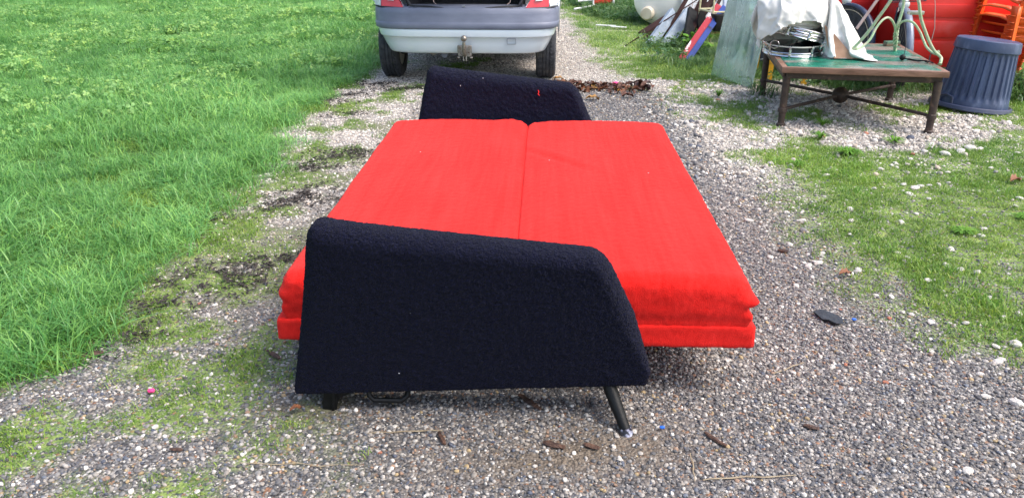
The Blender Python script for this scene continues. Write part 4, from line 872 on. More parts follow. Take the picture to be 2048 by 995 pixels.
    -13,-13,32,6,4,40,9,8,43,-2,24,37,0,13,38,1,22,30,0,34,21,0,42,12,-2,45,7,-1,32,29,-7,14,36,7,35,-13,-11,35,15,0,30,-18,0,30,-17,0,30,-12,6,38,2,2,38,-11,8,43,-12,11,30,-34,6,37,-23,7,36,-16,11,-1,-35,-3,21,-34,-1,19,-38,-1,
    22,-37,-1,3,-40,-1,5,-37,2,7,-38,1,19,-40,1,22,-40,0,22,-38,0,5,-39,0,20,-32,0,8,-39,1,-1,-43,1,-2,-44,1,-1,-41,1,9,-36,3,-816,304,-2,2,44,-2,3,44,-3,4,41,-13,-7,34,-3,1,38,11,28,30,5,19,40,2,14,40,1,6,38,0,25,28,-1,39,12,0,
    42,15,1,40,22,-8,13,39,-3,23,30,-3,37,5,-1,41,-1,-6,27,-34,0,30,-15,3,28,-25,0,37,-5,7,40,-9,10,42,-13,14,44,-4,8,23,-34,1,27,-27,5,34,-15,7,4,-40,-2,22,-38,0,13,-40,-3,13,-36,1,1,-37,-3,22,-35,2,19,-41,4,16,-42,2,2,-42,-3,21,
    -31,2,8,-38,-2,-7,-40,1,-1,-45,2,2,-42,2,7,-39,-3,-3,-37,7,-812,316,-3,-3,45,-6,-1,42,-15,-8,34,-4,2,37,5,12,39,7,22,37,7,22,37,4,25,30,-10,30,21,9,19,33,4,35,27,1,44,12,-7,15,40,-5,19,33,-2,32,19,-2,40,1,-14,29,-29,7,42,2,-3,
    20,-34,0,37,7,7,34,-19,8,44,-4,12,42,-15,11,34,-26,4,36,-12,3,16,-33,2,26,-30,6,34,-26,1,15,-40,-1,12,-37,0,2,-38,-4,20,-33,3,16,-42,5,12,-43,2,3,-44,-3,20,-32,0,7,-37,-2,-11,-39,3,3,-44,2,12,-42,0,-9,-39,-2,0,-38,1,4,-38,-18,
    -844,337,15,11,38,-16,-8,34,-7,2,37,7,17,37,8,24,35,6,28,33,-7,32,21,-4,26,27,3,28,28,7,28,32,15,25,36,-9,8,42,-5,20,32,-3,30,23,1,39,8,-14,31,-28,-8,36,-20,-1,39,-4,-2,31,21,14,27,-24,10,43,1,11,43,-13,10,34,-26,5,37,-12,1,
    23,-28,6,34,-20,6,24,-36,5,25,-34,-2,11,-38,-3,22,-30,0,14,-37,3,11,-43,5,10,-44,1,2,-43,-2,23,-32,-3,11,-35,1,-7,-40,2,8,-43,1,11,-42,1,-12,-39,-2,2,-37,-3,12,-37,-12,25,-33,-12,-912,311,13,23,31,-7,-12,36,-3,7,37,1,15,39,9,
    37,21,3,30,31,-1,26,28,-3,22,30,1,18,36,8,26,36,7,22,40,-2,6,42,-3,21,31,-3,30,23,2,38,16,-11,33,-26,-10,34,-22,-2,37,10,-4,37,5,-4,39,-10,18,38,17,22,31,-25,7,40,-13,0,38,-9,5,21,-29,6,35,-21,9,27,-32,6,25,-34,0,21,-32,-4,17,
    -33,0,12,-39,5,14,-42,4,11,-44,0,4,-42,-1,23,-31,-6,4,-37,4,22,-35,1,10,-43,1,11,-42,0,-13,-38,-3,2,-36,-10,21,-32,-5,21,-38,7,-3,-44,-14,-918,317,2,1,38,0,13,37,-1,22,36,-4,26,36,14,2,39,0,34,15,-5,14,35,6,27,33,8,23,39,7,23,
    38,-2,11,39,-5,17,33,-3,34,19,4,28,31,-8,37,-20,-13,30,-24,-6,37,-4,-2,36,10,3,41,5,0,38,26,23,37,-14,6,40,7,3,32,-19,6,29,-25,10,28,-30,9,25,-34,7,27,-31,0,23,-30,-3,16,-34,-1,10,-41,6,14,-44,3,11,-43,4,19,-35,-5,14,-34,-7,5,
    -38,7,22,-37,5,14,-42,-1,10,-41,-11,-2,-36,2,26,-28,-4,12,-39,1,13,-42,-4,-2,-44,-1,24,-31,-15,-930,322,-2,18,36,-5,25,36,4,19,38,-3,17,36,14,-11,32,4,7,39,6,23,37,9,26,37,6,27,34,-3,9,38,-4,23,29,-1,26,31,1,40,15,-19,41,-1,5,
    35,13,-11,9,-33,-2,39,9,5,41,15,3,43,18,-3,32,29,12,35,-12,9,31,-18,6,26,-30,9,27,-33,8,25,-34,8,30,-25,1,24,-28,1,21,-33,4,15,-42,2,10,-45,-2,6,-43,3,20,-33,-10,8,-35,6,19,-35,4,14,-42,0,10,-43,-11,6,-39,8,21,-29,-3,15,-36,
    -2,10,-41,-8,4,-44,9,22,-34,-3,15,-36,-12,7,-35,-31,-881,289,8,10,41,6,19,39,-10,25,33,3,10,36,5,6,37,12,3,39,16,6,42,17,2,43,4,17,37,-2,16,34,-4,20,32,-1,33,26,-20,39,-1,-9,37,11,-3,33,10,13,22,29,-25,27,10,-29,20,28,9,43,17,
    18,36,9,22,28,-13,6,27,-26,4,25,-33,8,26,-34,12,29,-29,11,31,-18,1,24,-29,7,24,-32,5,18,-41,2,12,-44,-9,5,-40,7,22,-30,-9,7,-36,2,15,-40,0,9,-44,6,15,-40,-11,8,-36,1,20,-32,-11,6,-38,10,15,-40,-4,7,-43,7,22,-33,-4,15,-34,-19,
    4,-33,6,10,-42,-24,-819,307,-7,24,36,0,16,37,6,8,36,12,-10,35,12,7,41,17,7,42,14,11,42,8,9,38,0,10,36,-6,22,33,-21,33,13,-4,35,22,-1,32,23,-8,24,28,-12,16,28,-28,3,33,0,30,23,-7,39,22,19,35,-5,15,31,-13,2,16,-35,12,28,-30,12,
    27,-32,12,29,-27,12,32,-16,0,23,-30,11,26,-31,12,25,-36,-6,8,-43,-9,9,-38,7,21,-30,-11,7,-37,13,18,-37,3,14,-43,0,13,-40,-9,5,-36,0,20,-32,-7,9,-40,1,14,-42,-8,1,-42,11,22,-31,-3,16,-34,-17,4,-35,-8,5,-44,-9,4,-44,-6,-742,330,
    -9,21,34,8,3,37,14,-9,35,13,7,40,17,8,43,10,14,41,7,11,38,0,9,36,-24,16,25,4,25,33,-2,27,35,1,13,38,-13,10,31,-28,5,27,-10,21,38,0,30,22,0,30,21,0,30,12,16,29,-16,13,27,-25,11,28,-30,12,24,-34,9,26,-30,7,25,-27,4,26,-28,-1,20,
    -37,20,29,-29,-6,16,-41,10,22,-32,-17,0,-33,-5,14,-36,7,16,-40,-5,8,-44,16,19,-33,4,19,-33,-4,15,-34,-5,9,-40,-1,12,-43,1,17,-39,-8,7,-38,-15,1,-34,8,18,-35,-16,1,-41,-2,9,-45,-8,7,-42,-31,-682,307,7,5,40,12,5,36,15,-14,31,15,
    3,40,13,13,42,7,17,41,4,15,39,-10,12,34,-6,11,36,0,10,40,14,-6,40,-9,2,39,-17,5,36,-15,10,34,-10,20,37,-1,27,37,-3,43,16,0,30,14,-2,28,-25,-21,19,-25,36,14,-18,9,28,-32,-6,24,-34,8,25,-27,11,24,-27,13,25,-31,24,26,-28,12,26,
    -34,4,25,-32,-12,7,-34,5,22,-32,-18,-7,-39,0,13,-43,9,17,-38,-7,11,-37,13,20,-28,6,19,-35,6,19,-39,0,15,-41,-6,8,-39,-16,0,-34,-9,5,-37,1,12,-42,-17,-1,-43,-5,9,-43,0,13,-37,-4,-690,268,-24,37,8,8,13,40,6,6,39,14,-14,31,14,7,
    37,10,13,41,-6,24,39,3,17,40,3,13,37,2,8,37,1,8,39,2,8,42,-5,4,42,-10,1,39,-4,1,37,-5,1,40,-2,-5,44,-5,45,6,-19,39,0,13,27,26,-21,-3,-30,-12,27,-27,1,37,-23,36,-7,-23,16,34,-15,7,26,-26,4,15,-36,9,22,-36,10,26,-36,7,25,-33,22,
    26,-19,-4,14,-34,-4,15,-38,-5,16,-41,-18,-15,-38,9,17,-37,-4,13,-35,7,19,-33,10,20,-35,11,21,-37,2,17,-38,-16,0,-35,-3,9,-36,-8,6,-41,-6,5,-45,-18,-1,-42,2,14,-39,-7,10,-36,-25,-649,168,-1,6,37,7,-8,40,8,14,40,8,16,39,5,23,30,
    11,-4,35,3,20,35,9,15,42,9,7,45,5,2,43,1,0,39,-2,1,38,-3,3,40,-4,3,43,-5,3,43,-7,3,38,-7,0,36,-14,-6,38,10,41,14,-22,41,-2,6,39,17,11,29,22,-26,10,-26,-18,-10,-35,-4,36,-25,12,37,-18,32,-11,-21,28,23,-9,14,31,-20,8,30,-31,8,
    29,-33,1,-3,-42,-2,15,-34,-2,14,-35,-2,16,-39,-2,17,-41,4,18,-41,-15,-17,-33,4,16,-33,4,17,-35,14,22,-33,6,20,-39,10,20,-34,-10,5,-36,-16,-1,-35,-10,4,-41,-2,8,-45,-9,6,-44,-14,4,-38,14,22,-27,-56,-606,139,17,14,32,15,-7,34,9,
    -22,32,5,21,36,9,15,39,9,12,36,9,7,36,5,0,39,1,-2,45,-3,-2,46,-7,-2,44,-8,0,38,-8,2,36,-11,6,39,-8,6,41,-4,3,42,-2,-1,40,12,-3,35,13,32,20,-11,43,1,-4,45,8,13,31,26,4,37,12,-25,20,-19,-12,-23,-32,-22,12,-36,3,37,-21,16,34,-16,
    31,-7,-19,36,14,-8,24,32,-15,10,32,-29,3,26,-34,-1,13,-36,-1,11,-36,-2,13,-39,-4,-1,-45,1,13,-43,-15,-14,-36,-7,3,-36,-3,14,-36,10,21,-35,18,23,-32,7,18,-37,-16,3,-35,-5,7,-37,-14,0,-39,-16,2,-43,-10,5,-44,8,17,-38,19,25,-20,
    -59,-598,30,0,11,44,1,7,44,19,0,35,14,-10,35,15,-6,35,4,4,41,5,7,43,4,5,40,-7,-1,37,-10,-1,37,-10,1,41,-10,2,45,-10,2,45,-14,7,37,-5,-4,37,-4,-3,39,4,1,41,13,6,42,20,14,33,-3,33,16,21,22,23,-12,41,-1,5,42,17,12,34,26,-2,39,6,
    -22,27,-14,-23,-7,-30,-5,-28,-32,-15,27,-32,4,37,-20,16,31,-16,31,21,0,29,-7,-28,40,16,-13,14,31,-26,4,24,-32,1,16,-33,0,16,-37,-7,-8,-43,-8,-1,-44,-7,-2,-43,-7,4,-38,-7,5,-36,-11,6,-38,21,23,-30,12,21,-35,-17,4,-36,-5,7,-36,
    -6,6,-39,-13,4,-42,-17,0,-44,20,28,-27,18,24,-24,-90,-640,5,13,26,28,12,17,40,3,10,45,-27,-2,33,5,-4,38,9,-5,36,13,-7,37,9,4,43,-10,24,33,-6,1,38,-10,1,36,-9,0,39,-10,0,44,-8,-2,46,1,-6,43,7,-8,37,16,2,34,18,11,34,14,26,31,-6,
    34,26,22,6,32,9,34,10,-4,40,3,10,37,22,9,38,22,-6,42,4,-20,32,-10,-26,8,-25,4,-33,-25,-18,-11,-39,-6,34,-26,26,32,-1,-2,28,-23,11,37,-6,32,-8,-26,34,-2,-27,29,21,-23,13,23,-27,3,18,-33,1,20,-37,-9,3,-44,-8,0,-45,-7,0,-41,-5,
    -2,-37,-9,9,-36,-8,-21,-33,17,23,-33,-8,12,-39,-8,7,-36,-14,1,-35,-8,5,-41,-8,7,-45,6,23,-39,30,28,-7,-87,-590,0,18,-14,30,0,1,42,-7,5,45,-23,2,40,-26,-3,32,-5,4,37,7,-4,36,8,34,22,-11,0,42,-4,1,42,-5,-4,37,-4,-7,37,0,-7,41,
    10,-5,44,14,-2,44,20,8,36,20,15,28,13,23,27,-6,35,21,17,3,41,20,20,30,-2,38,2,9,35,12,11,33,20,5,42,16,-11,43,3,-18,37,-6,-26,18,-20,-14,-21,-29,13,-33,-22,-21,8,-39,8,40,-13,23,31,-5,-8,28,-22,-1,38,-15,39,8,-14,11,-21,-35,
    24,11,-31,27,3,-26,2,18,-34,24,18,-31,-5,10,-45,-7,5,-43,-7,15,-36,-5,2,-37,-6,-20,-33,-9,-25,-34,-11,14,-40,-8,10,-37,-6,6,-37,-2,9,-38,-4,10,-42,-3,16,-43,33,30,0,-97,-612,28,-2,0,39,-5,3,43,-3,4,46,-10,16,41,-17,-8,35,24,
    19,20,-27,1,28,0,3,42,-17,0,39,-17,1,37,8,-9,35,18,-3,34,18,3,39,19,19,38,16,21,36,11,25,29,17,19,27,4,29,26,15,-16,38,18,29,28,-4,41,1,14,30,17,12,32,16,0,41,9,-15,43,0,-15,40,-2,-25,27,-14,-26,-5,-27,1,-30,-25,8,-34,-28,0,
    40,-21,3,39,-18,21,31,-3,-16,17,-27,-6,36,-20,38,18,-11,-97,-517,-549,7,19,32,0,9,39,-14,-19,39,5,-19,42,29,10,30,-15,-4,35,-18,-3,33,-24,16,29,-10,-7,42,20,0,37,20,6,33,20,6,31,12,25,29,18,18,37,12,26,36,13,23,33,13,23,28,9,
    -14,33,23,-1,34,14,36,22,-4,42,3,18,28,21,10,34,11,-5,39,2,-16,40,-2,-13,43,1,-24,32,-10,-29,9,-23,-9,-25,-26,21,-32,-16,-21,-3,-38,23,36,-4,-13,35,-17,26,23,-14,-14,23,-28,-8,34,-23,-102,-506,-477,34,-7,17,-13,-18,37,26,-3,
    38,-17,-1,41,-22,10,33,-18,-3,32,8,-8,37,20,23,31,17,15,36,22,0,34,17,15,30,8,28,25,14,22,34,16,21,37,17,20,36,13,-7,37,10,-12,34,24,15,27,-13,41,7,25,29,24,17,35,15,4,38,5,-12,36,-5,-12,40,-1,-9,43,3,-26,34,-10,-27,22,-16,
    -18,-18,-27,22,-30,-15,-9,-28,-33,-16,38,-17,20,33,-12,-23,26,-15,29,-2,-24,-111,-465,-502,19,-21,26,-1,-17,39,-20,19,37,-13,-11,42,-2,-7,41,19,13,29,12,-2,37,19,21,31,16,32,26,22,3,35,10,26,25,14,19,29,13,25,32,18,16,38,16,
    -1,42,12,-8,37,10,-11,34,-8,38,7,15,37,15,26,28,23,16,37,15,4,38,6,-7,37,-1,-12,39,-2,-16,41,-4,-27,32,-11,-23,30,-11,-25,-5,-26,19,-29,-15,-5,-31,-32,-32,9,-29,21,34,-11,-26,22,-14,7,35,-12,-96,-519,-499,-7,-7,38,-3,-16,40,
    22,-1,40,-13,-10,42,19,10,34,18,9,32,15,23,27,9,34,24,26,7,35,15,26,28,14,22,27,13,21,30,18,12,36,17,3,42,5,-15,41,1,-13,37,12,32,14,-2,39,9,28,22,26,23,34,18,12,39,10,2,38,6,-14,35,-4,-4,41,3,-18,39,-6,-28,31,-12,-21,32,-9,
    -27,14,-20,9,-31,-23,-9,-29,-32,-28,-20,-30,-8,39,-11,11,34,-13,-30,18,-13,-73,-548,-472,14,1,37,-6,-19,40,7,-8,45,14,32,27,18,3,33,13,23,27,6,33,23,26,10,34,19,25,30,17,21,29,14,17,30,16,9,35,17,4,40,-8,-18,41,8,-12,39,14,27,
    22,-4,37,5,23,27,23,28,25,24,17,39,13,11,37,10,-1,37,5,-16,35,-5,-6,42,2,-18,39,-5,-27,28,-13,-22,29,-11,-21,28,-14,-20,-22,-30,-2,-31,-34,-24,-23,-30,-30,17,-12,-6,36,4,-47,-556,-470,14,-2,41,-1,-17,43,6,38,21,19,10,34,12,21,
    27,7,32,23,25,12,33,21,23,30,19,19,31,16,11,32,14,7,35,16,3,39,-17,-17,38,11,-11,41,18,23,25,9,33,16,4,37,11,32,15,27,21,37,14,12,38,12,8,34,12,-6,38,3,-18,36,-6,-11,42,-2,-12,41,-1,-28,21,-14,-25,24,-14,-17,33,-17,-32,-3,-32,
    -22,-26,-31,-13,-27,-30,-17,30,17,-29,3,-24,-7,-589,-434,12,-6,43,-4,41,15,17,13,33,6,29,23,16,24,27,24,18,32,23,18,32,20,13,33,14,7,34,7,-4,38,21,9,36,-24,-15,35,14,-8,40,18,21,26,10,32,17,2,39,9,32,16,26,26,32,19,16,35,14,2,
    37,9,9,33,16,-14,38,-3,-13,42,-4,-8,41,2,-16,35,-4,-23,28,-10,-26,19,-24,-22,30,-26,-32,-6,-34,-22,-25,-25,-31,-5,-21,-27,20,18,3,-581,-413,14,11,34,9,30,21,18,22,29,24,19,31,23,19,31,19,8,35,11,5,35,5,-6,38,19,5,39,-30,-12,
    31,18,-4,38,18,20,27,10,33,16,3,40,7,32,18,26,27,30,19,20,29,20,1,36,10,11,32,19,0,41,6,-12,42,-4,-7,40,4,-14,35,-2,-25,26,-12,-13,38,-13,-22,30,-27,-32,-14,-29,-31,-5,-26,-28,9,-24,-36,12,-5,-21,27,24,24,-626,-408,13,28,24,
    21,23,28,24,20,31,22,20,31,14,8,35,1,-7,36,8,-2,39,20,0,40,-34,-8,27,20,2,36,17,21,26,12,33,15,6,43,6,32,20,25,26,29,20,21,21,24,0,36,12,13,32,19,6,41,10,-6,43,2,0,38,10,-15,34,-2,-23,28,-14,-14,39,-16,-16,38,-21,-29,18,-29,
    -32,-13,-19,-32,14,-11,-31,24,6,-34,14,-21,-42,-9,-3,74,-637,-369,21,35,16,24,22,29,19,19,31,10,8,35,0,-5,38,19,7,38,2,-19,40,-33,-6,26,17,7,34,19,24,22,13,36,13,10,43,7,32,21,24,24,27,21,20,16,28,2,35,13,13,35,18,13,39,16,-4,
    41,4,3,36,13,-7,36,4,-22,31,-17,-12,40,-16,-13,40,-19,-35,8,-23,-31,14,-16,-28,21,-13,-25,31,9,-36,-6,-24,-34,15,-20,72,-658,-331,19,38,6,16,21,29,9,6,36,-4,-8,38,22,14,36,-12,-22,37,-27,-9,29,17,9,32,15,30,18,12,40,9,20,39,
    11,30,22,23,22,26,22,19,11,31,6,35,15,13,37,17,10,40,14,12,34,18,-3,36,8,-11,37,0,4,43,0,-22,31,-25,-8,42,-14,-32,16,-19,-28,22,-12,-27,26,-4,-25,34,0,-37,8,-21,-34,-11,-21,-34,1,-15,106,-655,-298,10,36,13,-22,-7,28,11,5,38,
    26,1,36,-39,10,19,3,-24,33,18,11,31,18,29,20,12,41,7,20,40,10,26,28,21,22,21,24,18,11,30,15,30,22,7,41,13,11,38,16,15,30,20,1,36,10,-10,38,-2,0,44,-2,6,46,-3,-25,25,-26,-22,30,-11,-24,27,-7,-21,33,5,-29,31,-11,-37,6,-20,-34,
    15,-15,-33,-1,-16,-30,-12,-23,112,-626,-262,0,-33,17,1,36,18,5,-24,35,-36,5,23,3,-8,40,27,5,25,0,38,10,33,21,19,23,37,14,15,39,9,23,21,25,18,10,30,12,32,21,20,30,25,5,41,11,15,29,22,5,36,10,-8,39,-1,5,44,2,6,46,-1,-4,43,-8,
    -26,25,-17,-20,31,-2,-24,31,-3,-34,24,-13,-28,30,-11,-36,8,-16,-32,-2,-17,-32,12,-20,86,-644,-219,13,-27,-24,-13,-4,40,-37,-22,11,-9,-1,41,27,16,19,21,29,13,1,43,7,37,19,19,20,38,14,24,24,20,20,6,31,10,33,19,20,26,27,17,34,22,
    10,33,19,6,36,10,-6,38,0,5,43,2,11,45,4,-15,41,-13,-9,39,-5,-7,37,1,-27,26,-8,-32,27,-9,-25,34,-5,-33,19,-16,-33,0,-16,-32,9,-20,-34,2,-26,113,-689,-194,-33,-19,22,-28,-19,26,7,20,33,11,33,-10,15,36,10,26,28,24,20,40,7,32,19,
    21,23,5,30,9,32,16,16,30,23,19,29,26,6,38,16,19,26,22,-2,37,3,3,41,3,8,44,3,4,46,0,-16,38,-12,-2,38,3,-19,32,-7,-27,29,-6,-32,29,-9,-23,35,-4,-34,4,-17,-30,16,-16,-33,7,-23,82,-725,-185,-37,-20,14,-12,-6,40,11,29,23,9,33,-13,
    17,32,19,23,39,3,18,40,4,29,1,28,13,33,14,17,27,21,14,32,22,19,28,27,5,39,14,18,27,21,-1,37,3,3,41,2,10,45,5,-11,43,-9,-6,42,-6,-2,37,3,-25,27,-9,-24,33,-5,-32,28,-9,-21,36,-3,-34,7,-17,-31,13,-17,-32,11,-22,86,-765,-154,-37,
    -20,12,-1,10,41,12,32,18,9,36,-1,14,38,-3,3,42,-15,31,30,15,31,13,26,11,35,11,20,22,23,12,34,19,12,35,23,18,27,27,8,36,11,-4,37,1,6,40,5,7,44,3,-10,44,-8,4,43,3,-16,34,-10,-23,27,-9,-21,35,-3,-33,27,-10,-23,35,-3,-32,19,-13,
    -32,7,-19,-31,14,-20,93,-807,-123,-36,-19,13,9,25,34,8,39,8,6,36,-4,7,37,-11,2,40,-16,33,26,20,19,37,15,28,17,23,14,33,12,14,31,19,12,35,21,16,29,27,-4,39,7,8,35,11,3,39,2,6,43,3,-9,45,-7,3,44,2,-22,30,-14,-14,34,-6,-23,31,-6,
    -26,35,-4,-36,23,-11,-27,28,-8,-32,10,-17,58,-839,-123,-20,-10,34,15,40,8,2,42,-1,1,38,-7,-2,34,-14,15,39,0,15,42,-1,31,24,25,23,31,18,25,22,20,10,35,9,11,35,18,15,31,26,-3,41,11,5,36,12,0,37,2,2,41,1,2,45,1,-14,42,-9,-6,42,
    -2,-21,29,-14,-16,33,-5,-29,28,-9,-31,31,-6,-35,22,-12,-32,19,-12,15,-878,-77,39,2,-2,1,42,-8,1,43,-1,4,41,-1,10,35,9,10,37,-6,15,39,1,17,43,3,32,19,26,15,37,11,24,23,16,12,34,14,9,37,19,0,40,15,-3,40,11,3,37,7,-1,38,0,-3,42,
    -2,-2,45,0,-12,43,-7,-16,36,-10,-22,27,-13,-20,32,-6,-33,26,-10,-34,26,-10,32,-874,-68,5,39,-2,2,43,0,2,43,0,5,39,0,9,35,7,13,36,-7,16,42,0,17,43,4,29,22,25,0,39,-4,17,31,12,17,31,18,4,39,16,-1,40,16,-2,40,8,-2,37,3,1,39,1,
    -11,41,-7,-8,45,-5,-17,39,-9,-16,34,-11,-21,29,-10,-28,27,-10,-35,25,-10,43,-889,-37,7,37,0,3,41,0,2,44,0,3,41,0,6,38,0,11,35,9,15,37,-9,17,42,0,17,43,0,15,31,23,3,33,-18,3,37,8,7,37,16,10,38,20,-2,40,13,-1,39,6,-5,37,-2,-3,
    40,-1,-15,41,-10,-18,40,-10,-18,36,-11,-23,26,-13,-19,32,-8,-32,26,-10,54,-900,-3,9,36,4,5,39,-4,2,43,0,2,43,0,5,39,0,8,37,0,14,35,10,16,39,-11,17,43,0,16,37,16,6,36,-15,2,37,0,-1,40,0,-4,42,10,-2,41,13,7,37,13,-5,37,1,-10,38,
    -5,-21,35,-12,-16,41,-10,-13,40,-9,-12,37,-1,-13,35,2,26,-896,-2,9,36,0,5,39,0,3,42,0,2,43,0,4,40,0,5,36,11,13,34,-11,18,39,2,18,43,-3,13,42,1,10,39,0,3,37,0,-1,40,0,-5,42,0,-9,44,0,-12,39,0,-6,37,0,-2,38,0,-10,41,0,-11,44,0,
    -12,41,0,-12,38,0,-13,35,0,)
def canvas():
    dx = .0150; xs = np.arange(1.80, 2.74, dx); ys = np.arange(5.70, 6.52, dx); idx = {}
    def ok(x, y):
        if x <= 2.36: return y > 5.825-.03*math.sin(x*14)-.14*max(0, min(1, (x-2.26)/.1))
        f = (x-2.36)/.38; return y > 5.71+.06*f and y < 6.27-.15*f
    for i, x in enumerate(xs):
        for j, y in enumerate(ys):
            if ok(x, y): idx[i, j] = len(idx)
    F = [[idx[k] for k in ((i, j), (i+1, j), (i+1, j+1), (i, j+1))] for (i, j) in idx if all(k in idx for k in ((i+1, j), (i+1, j+1), (i, j+1)))]
    P = np.cumsum(np.array(CLOTH).reshape(-1, 3), axis=0)/2000+np.array([2.2, 6.1, .6])
    P[:, 2] += .045*sstep(.72, .60, P[:, 2])*sstep(2.27, 2.20, P[:, 0])*sstep(6.1, 6.0, P[:, 1])
    rg = 1-np.abs(2*fbm(P[:, 0]*7+P[:, 2]*5, P[:, 1]*4, P[:, 2]*9-P[:, 0]*4, 2)-1)*3
    P[:, 1] -= .014*np.clip(rg, 0, 1)*sstep(.46, .56, P[:, 2])*sstep(6.2, 6.0, P[:, 1]); P[:, 2] += .010*np.clip(rg, 0, 1)*sstep(.60, .70, P[:, 2])
    bm = bmesh.new(); vs = [bm.verts.new(p) for p in P]
    for f in F: bm.faces.new([vs[k] for k in f])
    bmesh.ops.delete(bm, geom=[v for v in bm.verts if not v.link_faces], context='VERTS')
    me = bpy.data.meshes.new('canvas_sheet'); bm.to_mesh(me); bm.free(); me.polygons.foreach_set('use_smooth', [True]*len(me.polygons))
    root = link('canvas_sheet', me, M['canvas'])
    sb = root.modifiers.new('d', 'SUBSURF'); sb.levels = 2; sb.render_levels = 2
    root.modifiers.new('s', 'SOLIDIFY').thickness = .003
    # bundled cloth inside the drape
    b = bmesh.new(); bmesh.ops.create_icosphere(b, subdivisions=6, radius=1)
    V = np.array([v.co[:] for v in b.verts]); F = [tuple(v.index for v in f.verts) for f in b.faces]; b.free(); x, y, z = V.T
    rd = lambda a, b_, c_: 1-np.abs(2*fbm(a, b_, c_, 2)-1)*2.4
    V = V*(1+.10*(rd(x*1.2+3, y, z*6+x*2)-.4)+.05*(rd(x*3, y*2, z*13)-.4))[:, None]*np.array([.243, .163, .143])+np.array([2.085, 6.14, .718])
    npmesh('bundle', V, F, M['canvas'], root)
    q = MB().add([(2.27, 5.99, .66), (2.33, 5.925, .60), (2.42, 5.875, .50), (2.50, 5.85, .4375), (2.33, 5.87, .4375), (2.29, 5.93, .52)], [(0, 1, 5), (1, 2, 5), (2, 4, 5), (2, 3, 4)])
    q.build('lining', M['tan'], root)
    return tag(root, 'crumpled white canvas sheet heaped over the drums on the table', 'canvas')
canvas()

# green wrought iron stand
def stand():
    root = empty('iron_stand', (2.70, 5.98, TZ), (0, 0, 0), 'chipped pale green wrought iron stand with curved legs on the table', 'stand')
    P0 = Vector((2.70, 5.98, TZ))
    def bez(pts, n=30):
        pts = [Vector(p)-P0 for p in pts]; out = []
        for i in range(len(pts)-1):
            p0 = pts[max(i-1, 0)]; p1 = pts[i]; p2 = pts[i+1]; p3 = pts[min(i+2, len(pts)-1)]
            for k in range(8):
                t = k/8; out.append(.5*((2*p1)+(p2-p0)*t+(2*p0-5*p1+4*p2-p3)*t*t+(3*p1-p0-3*p2+p3)*t**3))
        out.append(pts[-1]); return out
    legs = [[(2.455, 5.935, .434), (2.450, 5.925, .455), (2.445, 5.90, .475), (2.500, 5.87, .562), (2.548, 5.85, .645), (2.586, 5.84, .724), (2.625, 5.83, .80), (2.655, 5.83, .87), (2.69, 5.86, 1.0), (2.70, 5.92, 1.2)],
            [(2.985, 5.645, .434), (2.995, 5.66, .455), (3.003, 5.685, .475), (2.958, 5.70, .515), (2.922, 5.70, .560), (2.888, 5.70, .612), (2.819, 5.70, .737), (2.782, 5.71, .86), (2.74, 5.80, 1.0), (2.71, 5.92, 1.2)],
            [(2.948, 6.275, .434), (2.93, 6.25, .47), (2.905, 6.22, .55), (2.90, 6.20, .62), (2.913, 6.20, .71), (2.915, 6.20, .80), (2.86, 6.16, .95), (2.72, 6.0, 1.2)]]
    for l_ in legs:
        p = bez(l_); r = [.0108]*len(p); r[0] = .016; r[1] = .013
        MB().tube(p, r, 10).build('leg', M['greenpaint'], root)
    # twist round the rear leg
    q = MB(); base = [Vector(p)-P0 for p in ((2.938, 6.25, .45), (2.905, 6.21, .55), (2.90, 6.20, .64))]
    for ph in (0, 2.09, 4.19):
        pts = []
        for t in np.linspace(0, 1, 40):
            c = base[0].lerp(base[1], t*2) if t < .5 else base[1].lerp(base[2], t*2-1)
            rr = .011*math.sin(math.pi*t)**.4+.002; a = ph+t*15; pts.append(c+Vector((rr*math.cos(a), rr*math.sin(a), 0)))
        q.tube(pts, .007, 6)
    q.build('twisted_rod', M['greenpaint'], root)
    for pts in ([(2.475, 5.88, .52), (2.50, 5.91, .497), (2.56, 5.95, .515), (2.612, 5.97, .560), (2.655, 6.00, .635), (2.700, 6.02, .688), (2.755, 6.06, .700), (2.82, 6.12, .668), (2.87, 6.16, .61), (2.895, 6.19, .56)],
                [(2.895, 6.18, .60), (2.87, 6.10, .655), (2.865, 6.02, .682), (2.892, 5.95, .678), (2.945, 5.94, .62), (2.975, 5.92, .56), (2.991, 5.88, .513), (3.015, 5.82, .482), (3.02, 5.76, .485), (2.985, 5.70, .515)]):
        MB().tube(bez(pts), .0085, 8).build('scroll', M['greenpaint'], root)
    MB().tube([(.13*math.cos(a), .13*math.sin(a), .78) for a in np.linspace(0, 6.1, 28)], .010, 8, closed=True).build('ring', M['greenpaint'], root)
    q = MB(); q.box((.12, -.19, .335), (.10, .05, .025), bev=.005)
    q.build('bracket', M['rim'], root)
stand()
q = MB().tube([(2.94, 6.20, .66), (2.945, 6.15, .58), (2.92, 6.05, .50), (2.86, 5.93, .44), (2.81, 5.85, .437)], .003, 6)
q.tube([(2.81, 5.85, .440), (2.84, 5.80, .446), (2.88, 5.77, .440), (2.905, 5.73, .446), (2.93, 5.71, .436), (2.96, 5.75, .440), (2.985, 5.80, .470), (3.0, 5.82, .48)], .004, 6)
q.tube([(2.84, 5.83, .436), (2.88, 5.74, .438), (2.92, 5.72, .448), (2.945, 5.66, .440)], .004, 6); q.ball((2.802, 5.825, .452), .021, 3)
tag(q.build('cable', M['steelblack']), 'black cable with a round bead lying on the right of the green table', 'cable')
tag(MB().box((3.03, 6.52, .450), (.12, .05, .035), (0, 0, .2), bev=.004).build('brick_block', M['table_wood']), 'small brown block lying at the rear corner of the table', 'block')

